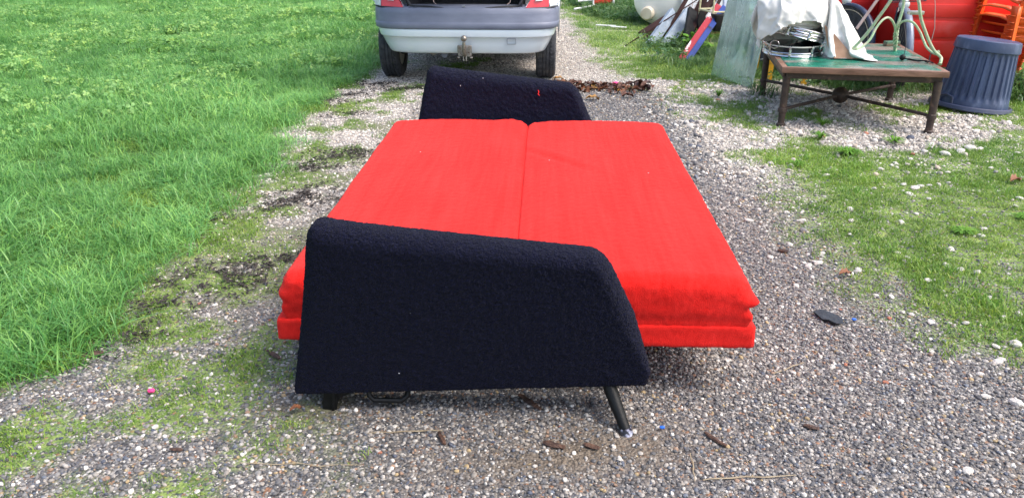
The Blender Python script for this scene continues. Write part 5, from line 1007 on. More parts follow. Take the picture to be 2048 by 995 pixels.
# ------------------------------------------------------------------ ribbed bin
def bin_():
    root = empty('plastic_bin', (3.595, 6.235, 0), (R(1), R(5), R(20)), 'blue grey ribbed plastic bin standing upside down right of the table', 'bin')
    def rib(j, n, z):
        k = sstep(.075, .11, z)*sstep(.452, .42, z); return -.013*float(k)*(1 if (j % 6) in (0, 1, 2) else 0)
    prof = [(.262, .03), (.262, .05), (.258, .07)]+[(.257-.037*(z-.08)/.36, z) for z in np.linspace(.08, .445, 20)]
    MB().lathe(prof, 168, rib=rib).build('body', M['binblue'], root, 50)
    MB().lathe([(.222, .440), (.231, .445), (.232, .452), (.225, .505), (.222, .518), (.212, .524), (.200, .522)], 64).build('collar', M['binblue'], root)
    MB().lathe([(.2055, .521), (.198, .512), (.14, .508), (0, .512)], 64).build('base_panel', M['binlid'], root)
    MB().lathe([(.262, .030), (.280, .040), (.292, .034), (.300, .012), (.296, .004), (.262, .006)], 64).build('rim', M['binbase'], root)
    for s in (0, math.pi):
        q = MB().tube([(.27*math.cos(s+a), .27*math.sin(s+a), z) for a, z in ((-.22, .04), (-.2, .085), (0, .10), (.2, .085), (.22, .04))], .008, 8)
        q.build('handle', M['binbase'], root)
bin_()

# ------------------------------------------------------------------ red plastic containers behind the table
def red_bin(loc, rz, W, Dp, z0, z1, label, m, m2, legs=True):
    root = empty('plastic_container', loc, (0, 0, rz), label, 'container', 'red plastic containers behind the table')
    t = .03; q = MB()
    q.box((0, Dp/2, (z0+z1)/2), (W-.002, t, z1-z0), bev=.008); q.box((-W/2+t/2, 0, (z0+z1)/2), (t, Dp-t, z1-z0-.002), bev=.006); q.box((W/2-t/2, 0, (z0+z1)/2), (t, Dp-t, z1-z0-.002), bev=.006)
    q.box((0, 0, z0+t/2+.002), (W-2*t, Dp-t, t)); q.build('shell', m, root)
    zo = z0+(z1-z0)*.76
    q = MB(); q.box((0, -Dp/2, (z0+zo)/2), (W, t, zo-z0), bev=.010); q.box((0, -Dp/2, z1-.03), (W, t, .06), bev=.008)
    for s in (-1, 1): q.box((s*(W/2-.05), -Dp/2, (zo+z1)/2), (.10, t-.002, z1-zo))
    fr = q.build('front_panel', m, root)
    # raised fielded panels
    for k, (a, b) in enumerate(((.10, .30), (.33, .52), (.55, .70))):
        za, zb = z0+(z1-z0)*a*1.0, z0+(z1-z0)*b
        MB().box((0, -Dp/2-t/2-.003, (za+zb)/2), (W*(.80+.03*k), .014, zb-za-.008), bev=.006).build('panel', m, fr)
    if legs:
        for sx in (-1, 1):
            for sy in (-1, 1):
                q = MB(); b0 = (sx*(W/2-.06), sy*(Dp/2-.05)); q.tube([(b0[0], b0[1], z0+.03), (b0[0]+sx*.02, b0[1], z0*.5), (b0[0]+sx*.0, b0[1], 0)], [.045, .04, .03], 4); q.build('leg', m, root)
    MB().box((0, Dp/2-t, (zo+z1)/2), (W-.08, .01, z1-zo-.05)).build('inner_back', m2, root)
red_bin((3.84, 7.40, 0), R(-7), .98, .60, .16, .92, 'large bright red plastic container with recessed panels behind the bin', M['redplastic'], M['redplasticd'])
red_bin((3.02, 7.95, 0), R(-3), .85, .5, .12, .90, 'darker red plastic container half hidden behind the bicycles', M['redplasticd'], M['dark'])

# ------------------------------------------------------------------ orange monobloc chairs
def chair_proto():
    root = empty('plastic_chair', (0, 0, 0), (0, 0, 0), 'x', 'chair')
    def slab(V2, nm):
        pass
    # seat
    P, p, n_, F = rounded_box((.22, .21, .010), .009, (16, 16, 2))
    p[:, 2] += .41-.025*(1-(p[:, 0]/.22)**2)*(1-.3*(p[:, 1]/.21)); npmesh('seat', p, F, M['orange'], root)
    # back: wide moulded sheet with a ladder of short slots in the middle
    q = MB()
    def bp(u, v): return Vector((u*(.225-.02*v), .20+.10*v+.03*(1-u*u), .42+.42*v))
    us = [-1, -.85, -.65, -.42, 0, .42, .65, .85, 1]; vs_ = [0, .10, .17, .26, .33, .42, .49, .58, .65, .74, .81, .92, 1.0]
    q.add([bp(u, v+(.10*(1-u*u)*max(0, v-.85)/.15)) for v in vs_ for u in us], [(r_*9+c, r_*9+c+1, r_*9+c+10, r_*9+c+9) for r_ in range(12) for c in range(8) if not (r_ % 2 == 1 and r_ < 11 and 3 <= c <= 4)])
    o = q.build('backrest', M['orange'], root); sd_ = o.modifiers.new('s', 'SOLIDIFY'); sd_.thickness = .014
    for s in (-1, 1):
        q = MB(); pts = [(s*.215, .24, .60), (s*.265, .16, .635), (s*.285, 0, .64), (s*.28, -.14, .62), (s*.265, -.20, .57)]
        V = []; 
        for p_ in pts: V += [(p_[0]-s*.025, p_[1], p_[2]+.004), (p_[0]+s*.025, p_[1], p_[2]-.006)]
        q.add(V, [(2*i, 2*i+1, 2*i+3, 2*i+2) for i in range(4)]); o = q.build('armrest', M['orange'], root); o.modifiers.new('s', 'SOLIDIFY').thickness = .012
        # front leg: tall tapered channel from arm to ground
        for (yt, yb, zt) in ((-.20, -.25, .57), (.22, .27, .50)):
            q = MB(); V = []; zz = np.linspace(zt, 0, 8)
            for z in zz:
                f = 1-z/zt; cy = yt+(yb-yt)*f; w_ = .042-.016*f; x = s*(.262-.0*f+.015*f)
                V += [(x, cy-w_, z), (x, cy+w_, z), (x-s*.035*(1-.4*f), cy+w_*.9, z)]
            q.add(V, [(3*i, 3*i+1, 3*i+4, 3*i+3) for i in range(7)]+[(3*i+1, 3*i+2, 3*i+5, 3*i+4) for i in range(7)])
            for z in np.linspace(zt*.85, zt*.1, 8):
                f = 1-z/zt; cy = yt+(yb-yt)*f; q.add([(s*(.262+.015*f), cy-.03, z), (s*(.262+.015*f), cy+.03, z), (s*(.285+.015*f), cy+.03, z), (s*(.285+.015*f), cy-.03, z)], [(0, 1, 2, 3)])
            o = q.build('leg', M['orange'], root); o.modifiers.new('s', 'SOLIDIFY').thickness = .006
    return root
ch = chair_proto()
labs = ['lowest orange plastic chair of the leaning stack at the right edge', 'second orange plastic chair up in the stack at the right edge', 'third orange plastic chair up in the stack at the right edge', 'topmost orange plastic chair of the stack at the right edge']
for k in range(4):
    c_ = ch if k == 0 else copy_tree(ch)
    c_.location = (4.26-.006*k, 6.95-.03*k, .075*k); c_.rotation_euler = (0, 0, R(186)); c_['label'] = labs[k]; c_['group'] = 'stacked orange plastic chairs'

# ------------------------------------------------------------------ bicycles
def bicycle(loc, rot, label, frame_m, fend_m):
    root = empty('bicycle', loc, rot, label, 'bicycle')
    rw = .33
    for yw, tilt in ((0, 0), (1.05, 0)):
        mt = Matrix.Translation((0, yw, rw)) @ Matrix.Rotation(R(90), 4, 'Y')
        ty = MB().lathe([(rw-.030, -.012), (rw-.022, -.019), (rw-.008, -.017), (rw, 0), (rw-.008, .017), (rw-.022, .019), (rw-.030, .012), (rw-.030, -.012)], 56, mt).build('tyre', M['tyre'], root)
        MB().lathe([(rw-.046, -.011), (rw-.031, -.013), (rw-.029, 0), (rw-.031, .013), (rw-.046, .011), (rw-.050, 0), (rw-.046, -.011)], 48, mt).build('rim', M['rim'], ty)
        q = MB()
        for k in range(28):
            a = k/28*6.283; e = .03 if k % 2 else -.03; q.tube([mt @ Vector((.02*math.cos(a+.5), .02*math.sin(a+.5), e)), mt @ Vector(((rw-.045)*math.cos(a), (rw-.045)*math.sin(a), 0))], .0016, 4, cap=False)
        q.tube([mt @ Vector((0, 0, -.05)), mt @ Vector((0, 0, .05))], .022, 12); q.build('spokes', M['rim'], ty)
        # mudguard
        V = []; F = []; a0, a1 = (R(-20), R(165)) if yw == 0 else (R(10), R(190))
        for i, a in enumerate(np.linspace(a0, a1, 30)):
            for x, dr in ((-.032, -.022), (-.022, 0), (0, .006), (.022, 0), (.032, -.022)): V.append((x, yw-(rw+.018+dr)*math.cos(a), rw+(rw+.018+dr)*math.sin(a)))
        for i in range(29):
            for k in range(4): a = i*5+k; F.append((a, a+1, a+6, a+5))
        o = npmesh('mudguard', V, F, fend_m, root); o.modifiers.new('s', 'SOLIDIFY').thickness = .003
    q = MB(); hd = (0, .20, .80); bb = (0, .60, .28); st = (0, .75, .72)
    for pts in (((0, .17, .86), (0, .22, .62)), ((0, .22, .66), bb), ((0, .20, .78), (0, .70, .62)), (bb, st)): q.tube(pts, .017, 10)
    for s in (-1, 1):
        q.tube([(s*.045, 0, rw), (s*.045, .13, .58), (s*.02, .20, .66)], .011, 8); q.tube([(s*.05, 1.05, rw), (s*.04, .62, .28)], .010, 8); q.tube([(s*.05, 1.05, rw), (s*.02, .73, .64)], .009, 8)
    q.build('frame', frame_m, root)
    MB().tube([(-.28, .30, .95), (-.25, .20, .98), (-.05, .15, .93), (.05, .15, .93), (.25, .20, .98), (.28, .30, .95)], .012, 8).build('handlebar', M['rim'], root)
    MB().ball((0, .80, .80), .1, 3, (.9, 1.3, .35)).build('saddle', M['seal'], root)
    MB().ball((0, .07, .70), .045, 3, (1, .9, 1)).build('headlight', M['clear_lens'], root)
    q = MB().tube([(-.09, .60, .28), (.09, .60, .28)], .012, 8); q.lathe([(.08, .045), (.09, .048), (.08, .051)], 24, Matrix.Translation((0, .60, .28)) @ Matrix.Rotation(R(90), 4, 'Y')); q.build('crank', M['rim'], root)
    q = MB()
    for t in np.linspace(0, 1, 5): q.tube([(-.13, -.10+.0*t, .74+.05*t), (.13, -.10, .74+.05*t), (.13, .10, .74+.05*t), (-.13, .10, .74+.05*t)], .004, 5, closed=True)
    q.build('front_rack', M['bikeblack'], root)
    return root
bicycle((3.33, 6.92, 0), (0, R(-4), R(-14)), 'black bicycle with grey mudguards facing the table from behind', M['bikeblack'], M['fender'])
bicycle((2.92, 7.32, 0), (0, R(8), R(24)), 'dark blue bicycle with red fork behind the white canvas', M['bikeblue'], M['bikeblue'])
tag(MB().tube([(2.93, 7.0, .50), (3.09, 7.02, .76), (3.25, 7.05, 1.0)], .013, 8).build('wooden_pole', M['pinkwood']), 'weathered pinkish pole leaning behind the green stand', 'pole')
tag(MB().tube([(3.28, 6.55, .95), (3.37, 6.62, .72), (3.42, 6.66, .55), (3.43, 6.7, .38)], .0035, 6).build('thin_wire', M['pinkwood']), 'thin pale wire hanging in front of the bright red container', 'wire')

# ------------------------------------------------------------------ glass sheet
def glass_sheet():
    A = Vector((1.867, 7.549, 0)); B = Vector((2.086, 6.966, 0)); ex = (B-A).normalized(); up = Vector((.10, .15, 1)).normalized()
    nrm = ex.cross(up).normalized(); up = nrm.cross(ex).normalized()*1; W_ = (B-A).length
    mt = Matrix((ex.to_4d(), nrm.to_4d(), up.to_4d(), (0, 0, 0, 1))).transposed(); mt.translation = A; mt[3] = (0, 0, 0, 1)
    for i in range(3): mt[i][3] = A[i]
    o = MB().box((W_/2, 0, .60), (W_, .008, 1.20), bev=.001).build('glass_pane', M['glass'])
    o.matrix_world = mt
    tag(o, 'large upright sheet of dirty greenish glass leaning left of the table', 'glass sheet')
glass_sheet()

# ------------------------------------------------------------------ scrap heap upper right
def tank(loc, rot, label, r=.33, L=.95, cap=True):
    root = empty('gas_tank', loc, rot, label, 'tank')
    prof = [(0, -.12)]+[(r*math.sin(a), -.12*math.cos(a)) for a in np.linspace(.15, 1.5, 10)]+[(r, 0), (r, L)]+[(r*math.cos(a), L+.12*math.sin(a)) for a in np.linspace(.15, 1.5, 8)]+[(0, L+.12)]
    mt = Matrix.Rotation(R(-90), 4, 'X')
    MB().lathe(prof, 48, mt).build('shell', M['white_tank'], root, 50)
    for z in (.30,): MB().lathe([(r+.001, z-.012), (r+.016, z-.012), (r+.016, z+.012), (r+.001, z+.012)], 48, mt).build('band', M['galv'], root)
    if cap:
        m2 = Matrix.Translation((-.10, 0, -.18)) @ mt
        q = MB().lathe([(.0, -.19), (.07, -.185), (.088, -.165), (.090, -.04), (.090, .02)], 28, m2); q.build('cap', M['cream'], root)
        MB().lathe([(.092, -.075), (.104, -.07), (.104, -.05), (.092, -.045)], 28, m2).build('cap_collar', M['galv'], root)
    q = MB()
    for y in (.18, .75): q.box((0, y, -r-.02), (.28, .05, .07), bev=.006)
    q.build('feet', M['galv'], root)
    return root
tank((1.93, 11.0, .375), (0, 0, R(-24)), 'white gas tank lying on its side with a cream end cap')
tank((2.72, 11.35, .40), (0, 0, R(-24)), 'second white gas tank lying behind the leaning rusty beams', r=.36, cap=False)
def beam(a, b, w_, h_, nm, m, label, cat, group=None, roll=0, channel=False):
    a, b = Vector(a), Vector(b); d = b-a; q = MB()
    L = d.length
    if channel:
        q.box((0, 0, L/2), (w_, .006, L)); q.box((-w_/2+.003, -h_/2-.002, L/2), (.006, h_, L)); q.box((w_/2-.003, -h_/2-.002, L/2), (.006, h_, L))
        for t in (.06, .93): q.box((0, -h_*.5, L*t), (w_-.014, h_, .008))
    else: q.box((0, 0, L/2), (w_, h_, L), bev=.004)
    o = q.build(nm, m, None); o.location = a; o.rotation_mode = 'QUATERNION'; o.rotation_quaternion = d.to_track_quat('Z', 'Y') @ Euler((0, 0, roll)).to_quaternion()
    return tag(o, label, cat, group)
beam((1.60, 9.42, .0), (1.99, 10.15, .30), .11, .05, 'metal_channel', M['galv'], 'left one of two weathered grey metal channels leaning below the white tank', 'metal channel', 'grey metal channels', R(60), True)
beam((1.73, 9.26, .0), (2.15, 10.02, .32), .12, .05, 'metal_channel', M['galv'], 'right one of two weathered grey metal channels, next to the dark beam', 'metal channel', 'grey metal channels', R(50), True)
beam((1.88, 9.18, .0), (2.52, 10.02, .62), .06, .075, 'steel_beam', M['rustbeam'], 'long dark rusty steel beam leaning nearest to the grey channels', 'beam', 'dark rusty beams', R(20))
beam((2.00, 9.62, .0), (2.42, 10.15, .66), .085, .06, 'steel_beam', M['rustbeam'], 'shorter dark rusty steel beam behind the long one', 'beam', 'dark rusty beams', R(20))
beam((1.62, 10.2, .02), (2.10, 10.9, .17), .12, .05, 'steel_beam', M['rustbeam'], 'low rusty beam lying half hidden under the white tank', 'beam', 'dark rusty beams', 0)
beam((1.30, 9.35, .01), (2.30, 10.35, .42), .012, .012, 'thin_rod', M['rustbeam'], 'thin dark rod leaning across the grass below the tank', 'rod')
beam((1.89, 8.85, .0), (2.12, 9.75, .36), .12, .04, 'dark_board', M['blackbits'], 'dark board leaning behind the red and blue sign', 'board', None, R(40))
beam((1.763, 8.36, .0), (2.34, 9.34, .44), .115, .03, 'sign_board', M['signred'], 'narrow red painted board with white scraped patches and blue edge', 'sign board', None, R(30))
o = beam((1.80, 8.345, -.0), (2.375, 9.32, .43), .06, .055, 'blue_strip', M['signblue'], 'blue strip along the edge', 'strip', None, R(35))
sb = bpy.data.objects['sign_board']; bpy.context.view_layer.update()
o.parent = sb; o.matrix_parent_inverse = (Matrix.Translation(sb.location) @ sb.rotation_quaternion.to_matrix().to_4x4()).inverted()
for k in ('category', 'label'): del o[k]
for a_, b_, w_, lb in (((1.80, 9.75, 0), (2.20, 10.35, .50), .05, 'thin dark plank leaning steeply between the tank and the long rusty beam'),
                       ((1.95, 9.30, 0), (2.28, 9.80, .45), .035, 'thin dark plank leaning just right of the long rusty beam'),
                       ((2.02, 9.0, 0), (2.46, 9.75, .55), .04, 'thin dark plank leaning between the rusty beams and the blue panel'),
                       ((1.56, 9.75, .02), (2.06, 10.1, .22), .05, 'short dark plank lying flat in front of the white tank')):
    beam(a_, b_, w_, .022, 'thin_plank', M['rustbeam'], lb, 'plank', 'thin dark planks in the scrap pile', .4)
# round black stool seat, cream framed chair, black box
q = MB().lathe([(0, -.012), (.105, -.012), (.115, 0), (.105, .012), (0, .012)], 32, Matrix.Translation((2.17, 9.45, .26)) @ Matrix.Rotation(R(75), 4, 'X') @ Matrix.Rotation(R(20), 4, 'Y') @ Matrix.Diagonal((.5, 1.2, 1, 1)))
tag(q.build('black_disc', M['blackbits']), 'black rounded board standing behind the top of the red sign', 'board')
def cream_chair():
    root = empty('metal_chair', (2.33, 9.28, 0), (0, 0, R(12)), 'cream painted tubular metal chair frame left of the glass sheet', 'chair')
    for x, y, t in ((-.14, -.1, .60), (.20, -.1, .42), (-.14, .25, .70), (.20, .25, .70)): MB().tube([(x, y, 0), (x+.01, y, t)], .011, 8).build('leg', M['creampaint'], root)
    q = MB()
    for z in (.18, .40): q.tube([(-.14, -.1, z), (.20, -.1, z), (.20, .25, z), (-.14, .25, z)], .010, 8, closed=True)
    q.tube([(-.10, -.1, .40), (-.09, -.11, .30), (-.02, -.11, .22), (.10, -.11, .19)], .008, 8); q.build('frame', M['creampaint'], root)
cream_chair()
tag(MB().box((2.32, 9.12, .30), (.24, .2, .17), (0, 0, .2), bev=.01).build('black_box', M['blackbits']), 'black box resting inside the cream metal chair frame', 'box')
def trestle():
    root = empty('yellow_trestle', (2.50, 7.6, 0), (0, 0, 0), 'yellow painted steel trestle behind the table and glass sheet', 'trestle')
    for x, y in ((-.13, .25), (.10, -.46), (.14, .35), (-.18, -.35)):
        MB().box((x, y, .23), (.05, .025, .46), (R(3), 0, 0), bev=.003).build('leg', M['yellowpaint'], root)
    q = MB(); q.box((0, -.05, .475), (.09, .95, .04), (0, 0, R(-14)), bev=.004); q.build('top_bar', M['yellowpaint'], root)
    MB().box((0, -.05, .10), (.02, .75, .025), (0, 0, R(-14)), bev=.003).build('low_bar', M['rustbeam'], root)
trestle()
# white and blue plastic sheets behind
def sheet(loc, rot, d, nm, m, label, cat):
    P, p, n_, F = rounded_box((d[0]/2, d[1]/2, d[2]/2), .012, (24, 3, 24))
    p[:, 1] += .05*(fbm(p[:, 0]*5+loc[0], p[:, 2]*5)-.5); o = npmesh(nm, p, F, m); o.location = loc; o.rotation_euler = rot; return tag(o, label, cat)
M['whiteplastic'] = mat('white_plastic', (.76, .77, .80), (.62, .64, .68), 6, .4, c3=(.35, .27, .22), s3=14, t3=(.60, .7))
sheet((2.50, 10.75, .35), (R(-14), 0, R(-8)), (.62, .04, .75), 'leaning_sheet', M['whiteplastic'], 'stained white plastic panel leaning behind the rusty beams', 'panel')
M['blueplastic'] = mat('pale_blue_plastic', (.42, .48, .66), (.55, .60, .75), 5, .4)
sheet((2.66, 9.75, .42), (R(-12), 0, R(14)), (.42, .03, .8), 'leaning_sheet', M['blueplastic'], 'pale blue plastic panel leaning between the sign and the glass sheet', 'panel')
# branches among the scrap
q = MB()
for k in range(26):
    x, y = rng.uniform(2.15, 2.55), rng.uniform(10.0, 10.5); z = rng.uniform(.05, .35); p0 = Vector((x, y, z)); pts = [p0]
    for _ in range(4): pts.append(pts[-1]+Vector((rng.normal(.02, .04), rng.normal(-.01, .03), rng.normal(.035, .03))))
    q.tube(pts, [.005, .004, .003, .003, .002], 5)
tag(q.build('dry_branches', M['pinkwood']), 'tangle of thin dry twigs between the rusty beams', 'twigs', None, 'stuff')

# red and white folding chair lying in the far grass
def lawn_chair():
    root = empty('folding_chair', (1.36, 12.95, 0), (0, 0, R(8)), 'white tube folding chair with red seat lying far off in the grass', 'chair')
    q = MB().tube([(-.10, 0, .32), (-.10, 0, .10), (-.06, 0, .06), (.17, -.02, .05), (.22, -.02, .10), (.22, .0, .38)], .016, 8); q.build('frame', M['pvc_white'], root)
    MB().tube([(-.12, -.0, .08), (-.30, -.06, .06), (-.42, -.10, .05)], .016, 8).build('leg', M['pvc_white'], root); MB().tube([(-.12, .02, .17), (-.34, .0, .16)], .016, 8).build('leg', M['pvc_white'], root)
    MB().tube([(-.10, .02, .10), (.05, -.05, .05), (.18, -.1, .02)], .014, 8).build('leg', M['pvc_white'], root)
    P, p, n_, F = rounded_box((.15, .01, .13), .009, (10, 2, 10)); p += np.array([.06, .01, .24]); npmesh('seat', p, F, M['redfabric'], root)
lawn_chair()
for k, (x, y, L) in enumerate(((1.12, 11.0, .26), (1.30, 10.85, .2))):
    tag(MB().tube([(x, y, .035), (x+L, y-.06, .03)], .011, 6).build('white_stick', M['pvc_white']), 'thin white stick lying in the grass right of the car, %s one' % ('longer' if k == 0 else 'shorter'), 'stick')

# ------------------------------------------------------------------ leaf litter
def leaf_mesh(i, m):
    q = np.random.default_rng(100+i); V = []; n = 6
    for k in range(n+1):
        t = k/n; w_ = .5*math.sin(math.pi*(t*.92+.04))**.8*.55; cz = .22*math.sin(t*math.pi)*q.uniform(.5, 1.3)
        V += [(t-.5, -w_, cz+.18*q.random()), (t-.5, 0, cz-.06), (t-.5, w_, cz+.20*q.random())]
    F = []
    for k in range(n): a = 3*k; F += [(a, a+1, a+4, a+3), (a+1, a+2, a+5, a+4)]
    me = bpy.data.meshes.new('leaf'); me.from_pydata(V, [], F); me.polygons.foreach_set('use_smooth', [True]*len(F)); me.materials.append(m); return me
LV = [leaf_mesh(i, M[k]) for i, k in enumerate(['leafbrown', 'leafbrown', 'leafrust', 'leafdark', 'leafbrown', 'leafdark', 'leafyellow', 'leafrust'])]
def place(me, x, y, z, s, rot, name='leaf', parent=None):
    o = bpy.data.objects.new(name, me); col.objects.link(o); o.location = (x, y, z); o.rotation_euler = rot
    o.scale = (s, s, s) if isinstance(s, (int, float)) else s; o.parent = parent; return o
pile = empty('leaf_pile', (.80, 6.85, 0), (0, 0, 0), 'long heap of wet brown dead leaves on the gravel behind the sofa bed', 'leaf pile')
k = 0
while k < 170:
    t = rng.random(); px = -.42+.72*t; py = .18-.20*t+rng.normal(0, .10)
    if t > .90: continue
    px += rng.normal(0, .03); h = .036*math.exp(-((py-(.18-.20*t))/.09)**2)*(1.1-.4*abs(t-.35))
    o = place(LV[rng.integers(0, 6) if rng.random() < .86 else rng.integers(6, 8)], px, py, .010+h*rng.random(), rng.uniform(.04, .078), (rng.normal(0, .4), rng.normal(0, .5), rng.uniform(0, 6.3)), 'leaf', pile); k += 1
for _ in range(26):
    px, py = .30+rng.normal(0, .05), .02+rng.normal(0, .06); place(LV[rng.choice([3, 5, 0])], px, py, .015+.05*rng.random(), rng.uniform(.05, .09), (rng.normal(0, .7), rng.normal(0, .7), rng.uniform(0, 6.3)), 'leaf', pile)
for (x, y, s, a, k, lb) in ((.655, 6.47, .11, .1, 6, 'ochre dead leaf lying just right of the far black panel'), (1.135, 6.95, .13, .5, 7, 'curled rust coloured leaf at the right end of the leaf pile'), (.42, 7.32, .10, 0, 6, 'yellow leaf lying beside the right rear tyre of the car'),
                           (.95, 6.55, .10, .2, 0, 'flat brown leaf on the gravel in front of the leaf pile'), (2.83, 4.30, .09, .5, 2, 'brown leaf on the grass in front of the bin'), (3.25, 4.75, .08, .9, 2, 'rust coloured leaf lying in the grass at the right edge'),
                           (1.39, 3.04, .06, .3, 2, 'reddish leaf fragment on the gravel right of the bed'), (-.655, 2.05, .04, .7, 7, 'orange leaf by the lower left corner of the near black panel')):
    o = place(LV[k], x, y, .012+gz(x, y)+.004, s, (.1, .1, a), 'dead_leaf'); tag(o, lb, 'leaf', 'single dead leaves')

# bark and sticks
def stick(a, b, r, label, m='bark', cat='bark', group='bits of bark on the gravel'):
    a = Vector(a); b = Vector(b); d = b-a; pts = []
    rs = []
    for t in np.linspace(0, 1, 7): pts.append(a+d*t+Vector((rng.normal(0, .05), rng.normal(0, .05), 0))*d.length*.3+Vector((0, 0, .3*r))); rs.append(r*(.55+.45*math.sin(math.pi*(t*.9+.05)))*rng.uniform(.8, 1.2))
    o = MB().tube(pts, rs, 6).build('bark_piece' if m == 'bark' else 'straw', M[m]); V = np.array([v.co[:] for v in o.data.vertices]); 
    for v in o.data.vertices: v.co.z = .006+gz(v.co.x, v.co.y)+(v.co.z-.006)*.6
    return tag(o, label, cat, group)
stick((.562, 1.945, .006), (.608, 1.882, .006), .0075, 'brown sliver of bark right of the front leg of the sofa bed')
stick((-1.482, 2.36, .01), (-1.405, 2.40, .01), .014, 'thick piece of bark beside the left lawn edge')
stick((-.845, 2.42, .006), (-.79, 2.37, .006), .010, 'dark bark piece left of the near black panel')
stick((-.965, 1.865, .006), (-.93, 1.862, .006), .007, 'short bark chip on the lower left gravel')
stick((-.213, 1.945, .006), (-.192, 1.885, .006), .008, 'dark bark chip below the near black panel')
stick((.02, 2.14, .006), (.085, 2.06, .006), .011, 'reddish bark lying under the edge of the near black panel')
stick((.09, 1.895, .006), (.15, 1.87, .006), .011, 'reddish bark chip in the muddy patch under the sofa bed')
stick((.205, 1.885, .006), (.245, 1.865, .006), .009, 'small bark chip next to the foot of the right front leg')
stick((.86, 1.98, .006), (.90, 1.96, .006), .009, 'small bark chip on the gravel at lower right')
stick((1.20, 3.33, .006), (1.24, 3.31, .006), .013, 'dark bark chip at the edge of the right grass')
stick((-.42, 1.945, .004), (-.20, 1.955, .004), .0026, 'dry straw stalk lying in front of the left leg', 'straw', 'straw', 'dry stalks on the gravel')
stick((.50, 1.735, .004), (.76, 1.752, .004), .0026, 'long dry straw stalk at the bottom right of the gravel', 'straw', 'straw', 'dry stalks on the gravel')
stick((.49, 1.73, .004), (.50, 1.85, .004), .002, 'short dark twig crossing the long straw stalk', 'straw', 'straw', 'dry stalks on the gravel')
stick((.86, 2.27, .004), (.98, 2.34, .004), .0028, 'pale dry stalk right of the sofa bed', 'straw', 'straw', 'dry stalks on the gravel')
stick((-.75, 1.80, .004), (-.42, 1.79, .004), .002, 'thin pale stalk at the bottom left of the gravel', 'straw', 'straw', 'dry stalks on the gravel')

# black rubber scrap
n = 16; V = []
out = [(0.0, .0), (.03, .012), (.055, .006), (.075, -.03), (.085, -.06), (.078, -.095), (.05, -.10), (.03, -.075), (.012, -.06), (.004, -.03)]
V = [(x, y, .010+.003*math.sin(i*2.1)) for i, (x, y) in enumerate(out)]+[(x*.95+.002, y*.95, .002) for x, y in out]
k = len(out); o = MB().add([(v[0]+1.14, v[1]+2.70, v[2]+gz(1.18, 2.65)+.006) for v in V], [tuple(range(k)), tuple(range(2*k-1, k-1, -1))]+[(i, k+i, k+(i+1) % k, (i+1) % k) for i in range(k)]).build('rubber_scrap', M['slate'])
tag(o, 'flat black scrap of rubber on the gravel right of the bed', 'scrap')
for x, y, s, m_, lb in ((.44, 1.962, .009, 'bluebit', 'tiny bright blue plastic bit right of the sofa bed foot'), (1.27, 2.64, .010, 'bluebit', 'tiny dark blue plastic bit near the black rubber scrap'), (-1.14, 2.16, .014, 'pinkbit', 'small pink red plastic bit on the left gravel'), (.92, 7.1, .045, 'pinkbit', 'pink plastic bit beyond the leaf pile')):
    q = MB().ball((x, y, .012+gz(x, y)), s, 1, (1, .8, .5)); tag(q.build('plastic_bit', M[m_], flat=True), lb, 'plastic bit')

# dried black moss clumps
cl_pts = [(-1.05, 4.88, .24, .10), (-1.13, 4.02, .20, .12), (-.86, 3.60, .10, .07), (-1.20, 3.00, .24, .10), (-1.36, 2.78, .10, .06), (-1.00, 3.22, .16, .06), (-1.50, 3.72, .10, .06), (-1.66, 2.47, .12, .10), (-1.26, 7.12, .20, .10), (-1.50, 6.35, .16, .10), (-1.16, 4.60, .16, .05), (-1.34, 2.52, .08, .08), (-.92, 6.95, .22, .06), (-1.28, 5.95, .12, .06), (-1.35, 6.65, .12, .07)]
for ci, (cx, cy, sx, sy) in enumerate(cl_pts):
    n = min(int(1100*sx*sy*45), 1500); q = np.random.default_rng(300+ci)
    a = q.normal(0, .5, n); b = q.normal(0, .5, n); x = cx+1.35*a*sx+b*sy*.3; y = cy+b*sy*2.0+.5*sy*np.sin(a*3+ci)+a*sx*.25
    kp = (fbm(x*16, y*22, 3.3) > .52) | (np.abs(fbm(x*9, y*11, 8.3)-.5) < .02); x, y = x[kp], y[kp]; n = len(x)
    z = gz(x, y)+q.uniform(.002, .014, n); L = q.uniform(.006, .018, n); an = q.uniform(0, 6.28, n); w_ = L*.22
    dx, dy = np.cos(an)*L, np.sin(an)*L; ex, ey = -np.sin(an)*w_, np.cos(an)*w_; zt = q.uniform(-.003, .007, n)
    V = np.stack([np.stack([x-dx, y-dy, z], 1), np.stack([x+ex, y+ey, z+zt+.002], 1), np.stack([x+dx, y+dy, z+zt], 1), np.stack([x-ex, y-ey, z], 1)], 1).reshape(-1, 3)
    F = (np.arange(n)[:, None]*4+np.arange(4)[None, :])
    tag(npmesh('dried_moss', V, F, M['mossblack'], None, False), 'clump of dried black moss scattered on the gravel beside the left lawn', 'moss', 'clumps of dried black moss', 'stuff')

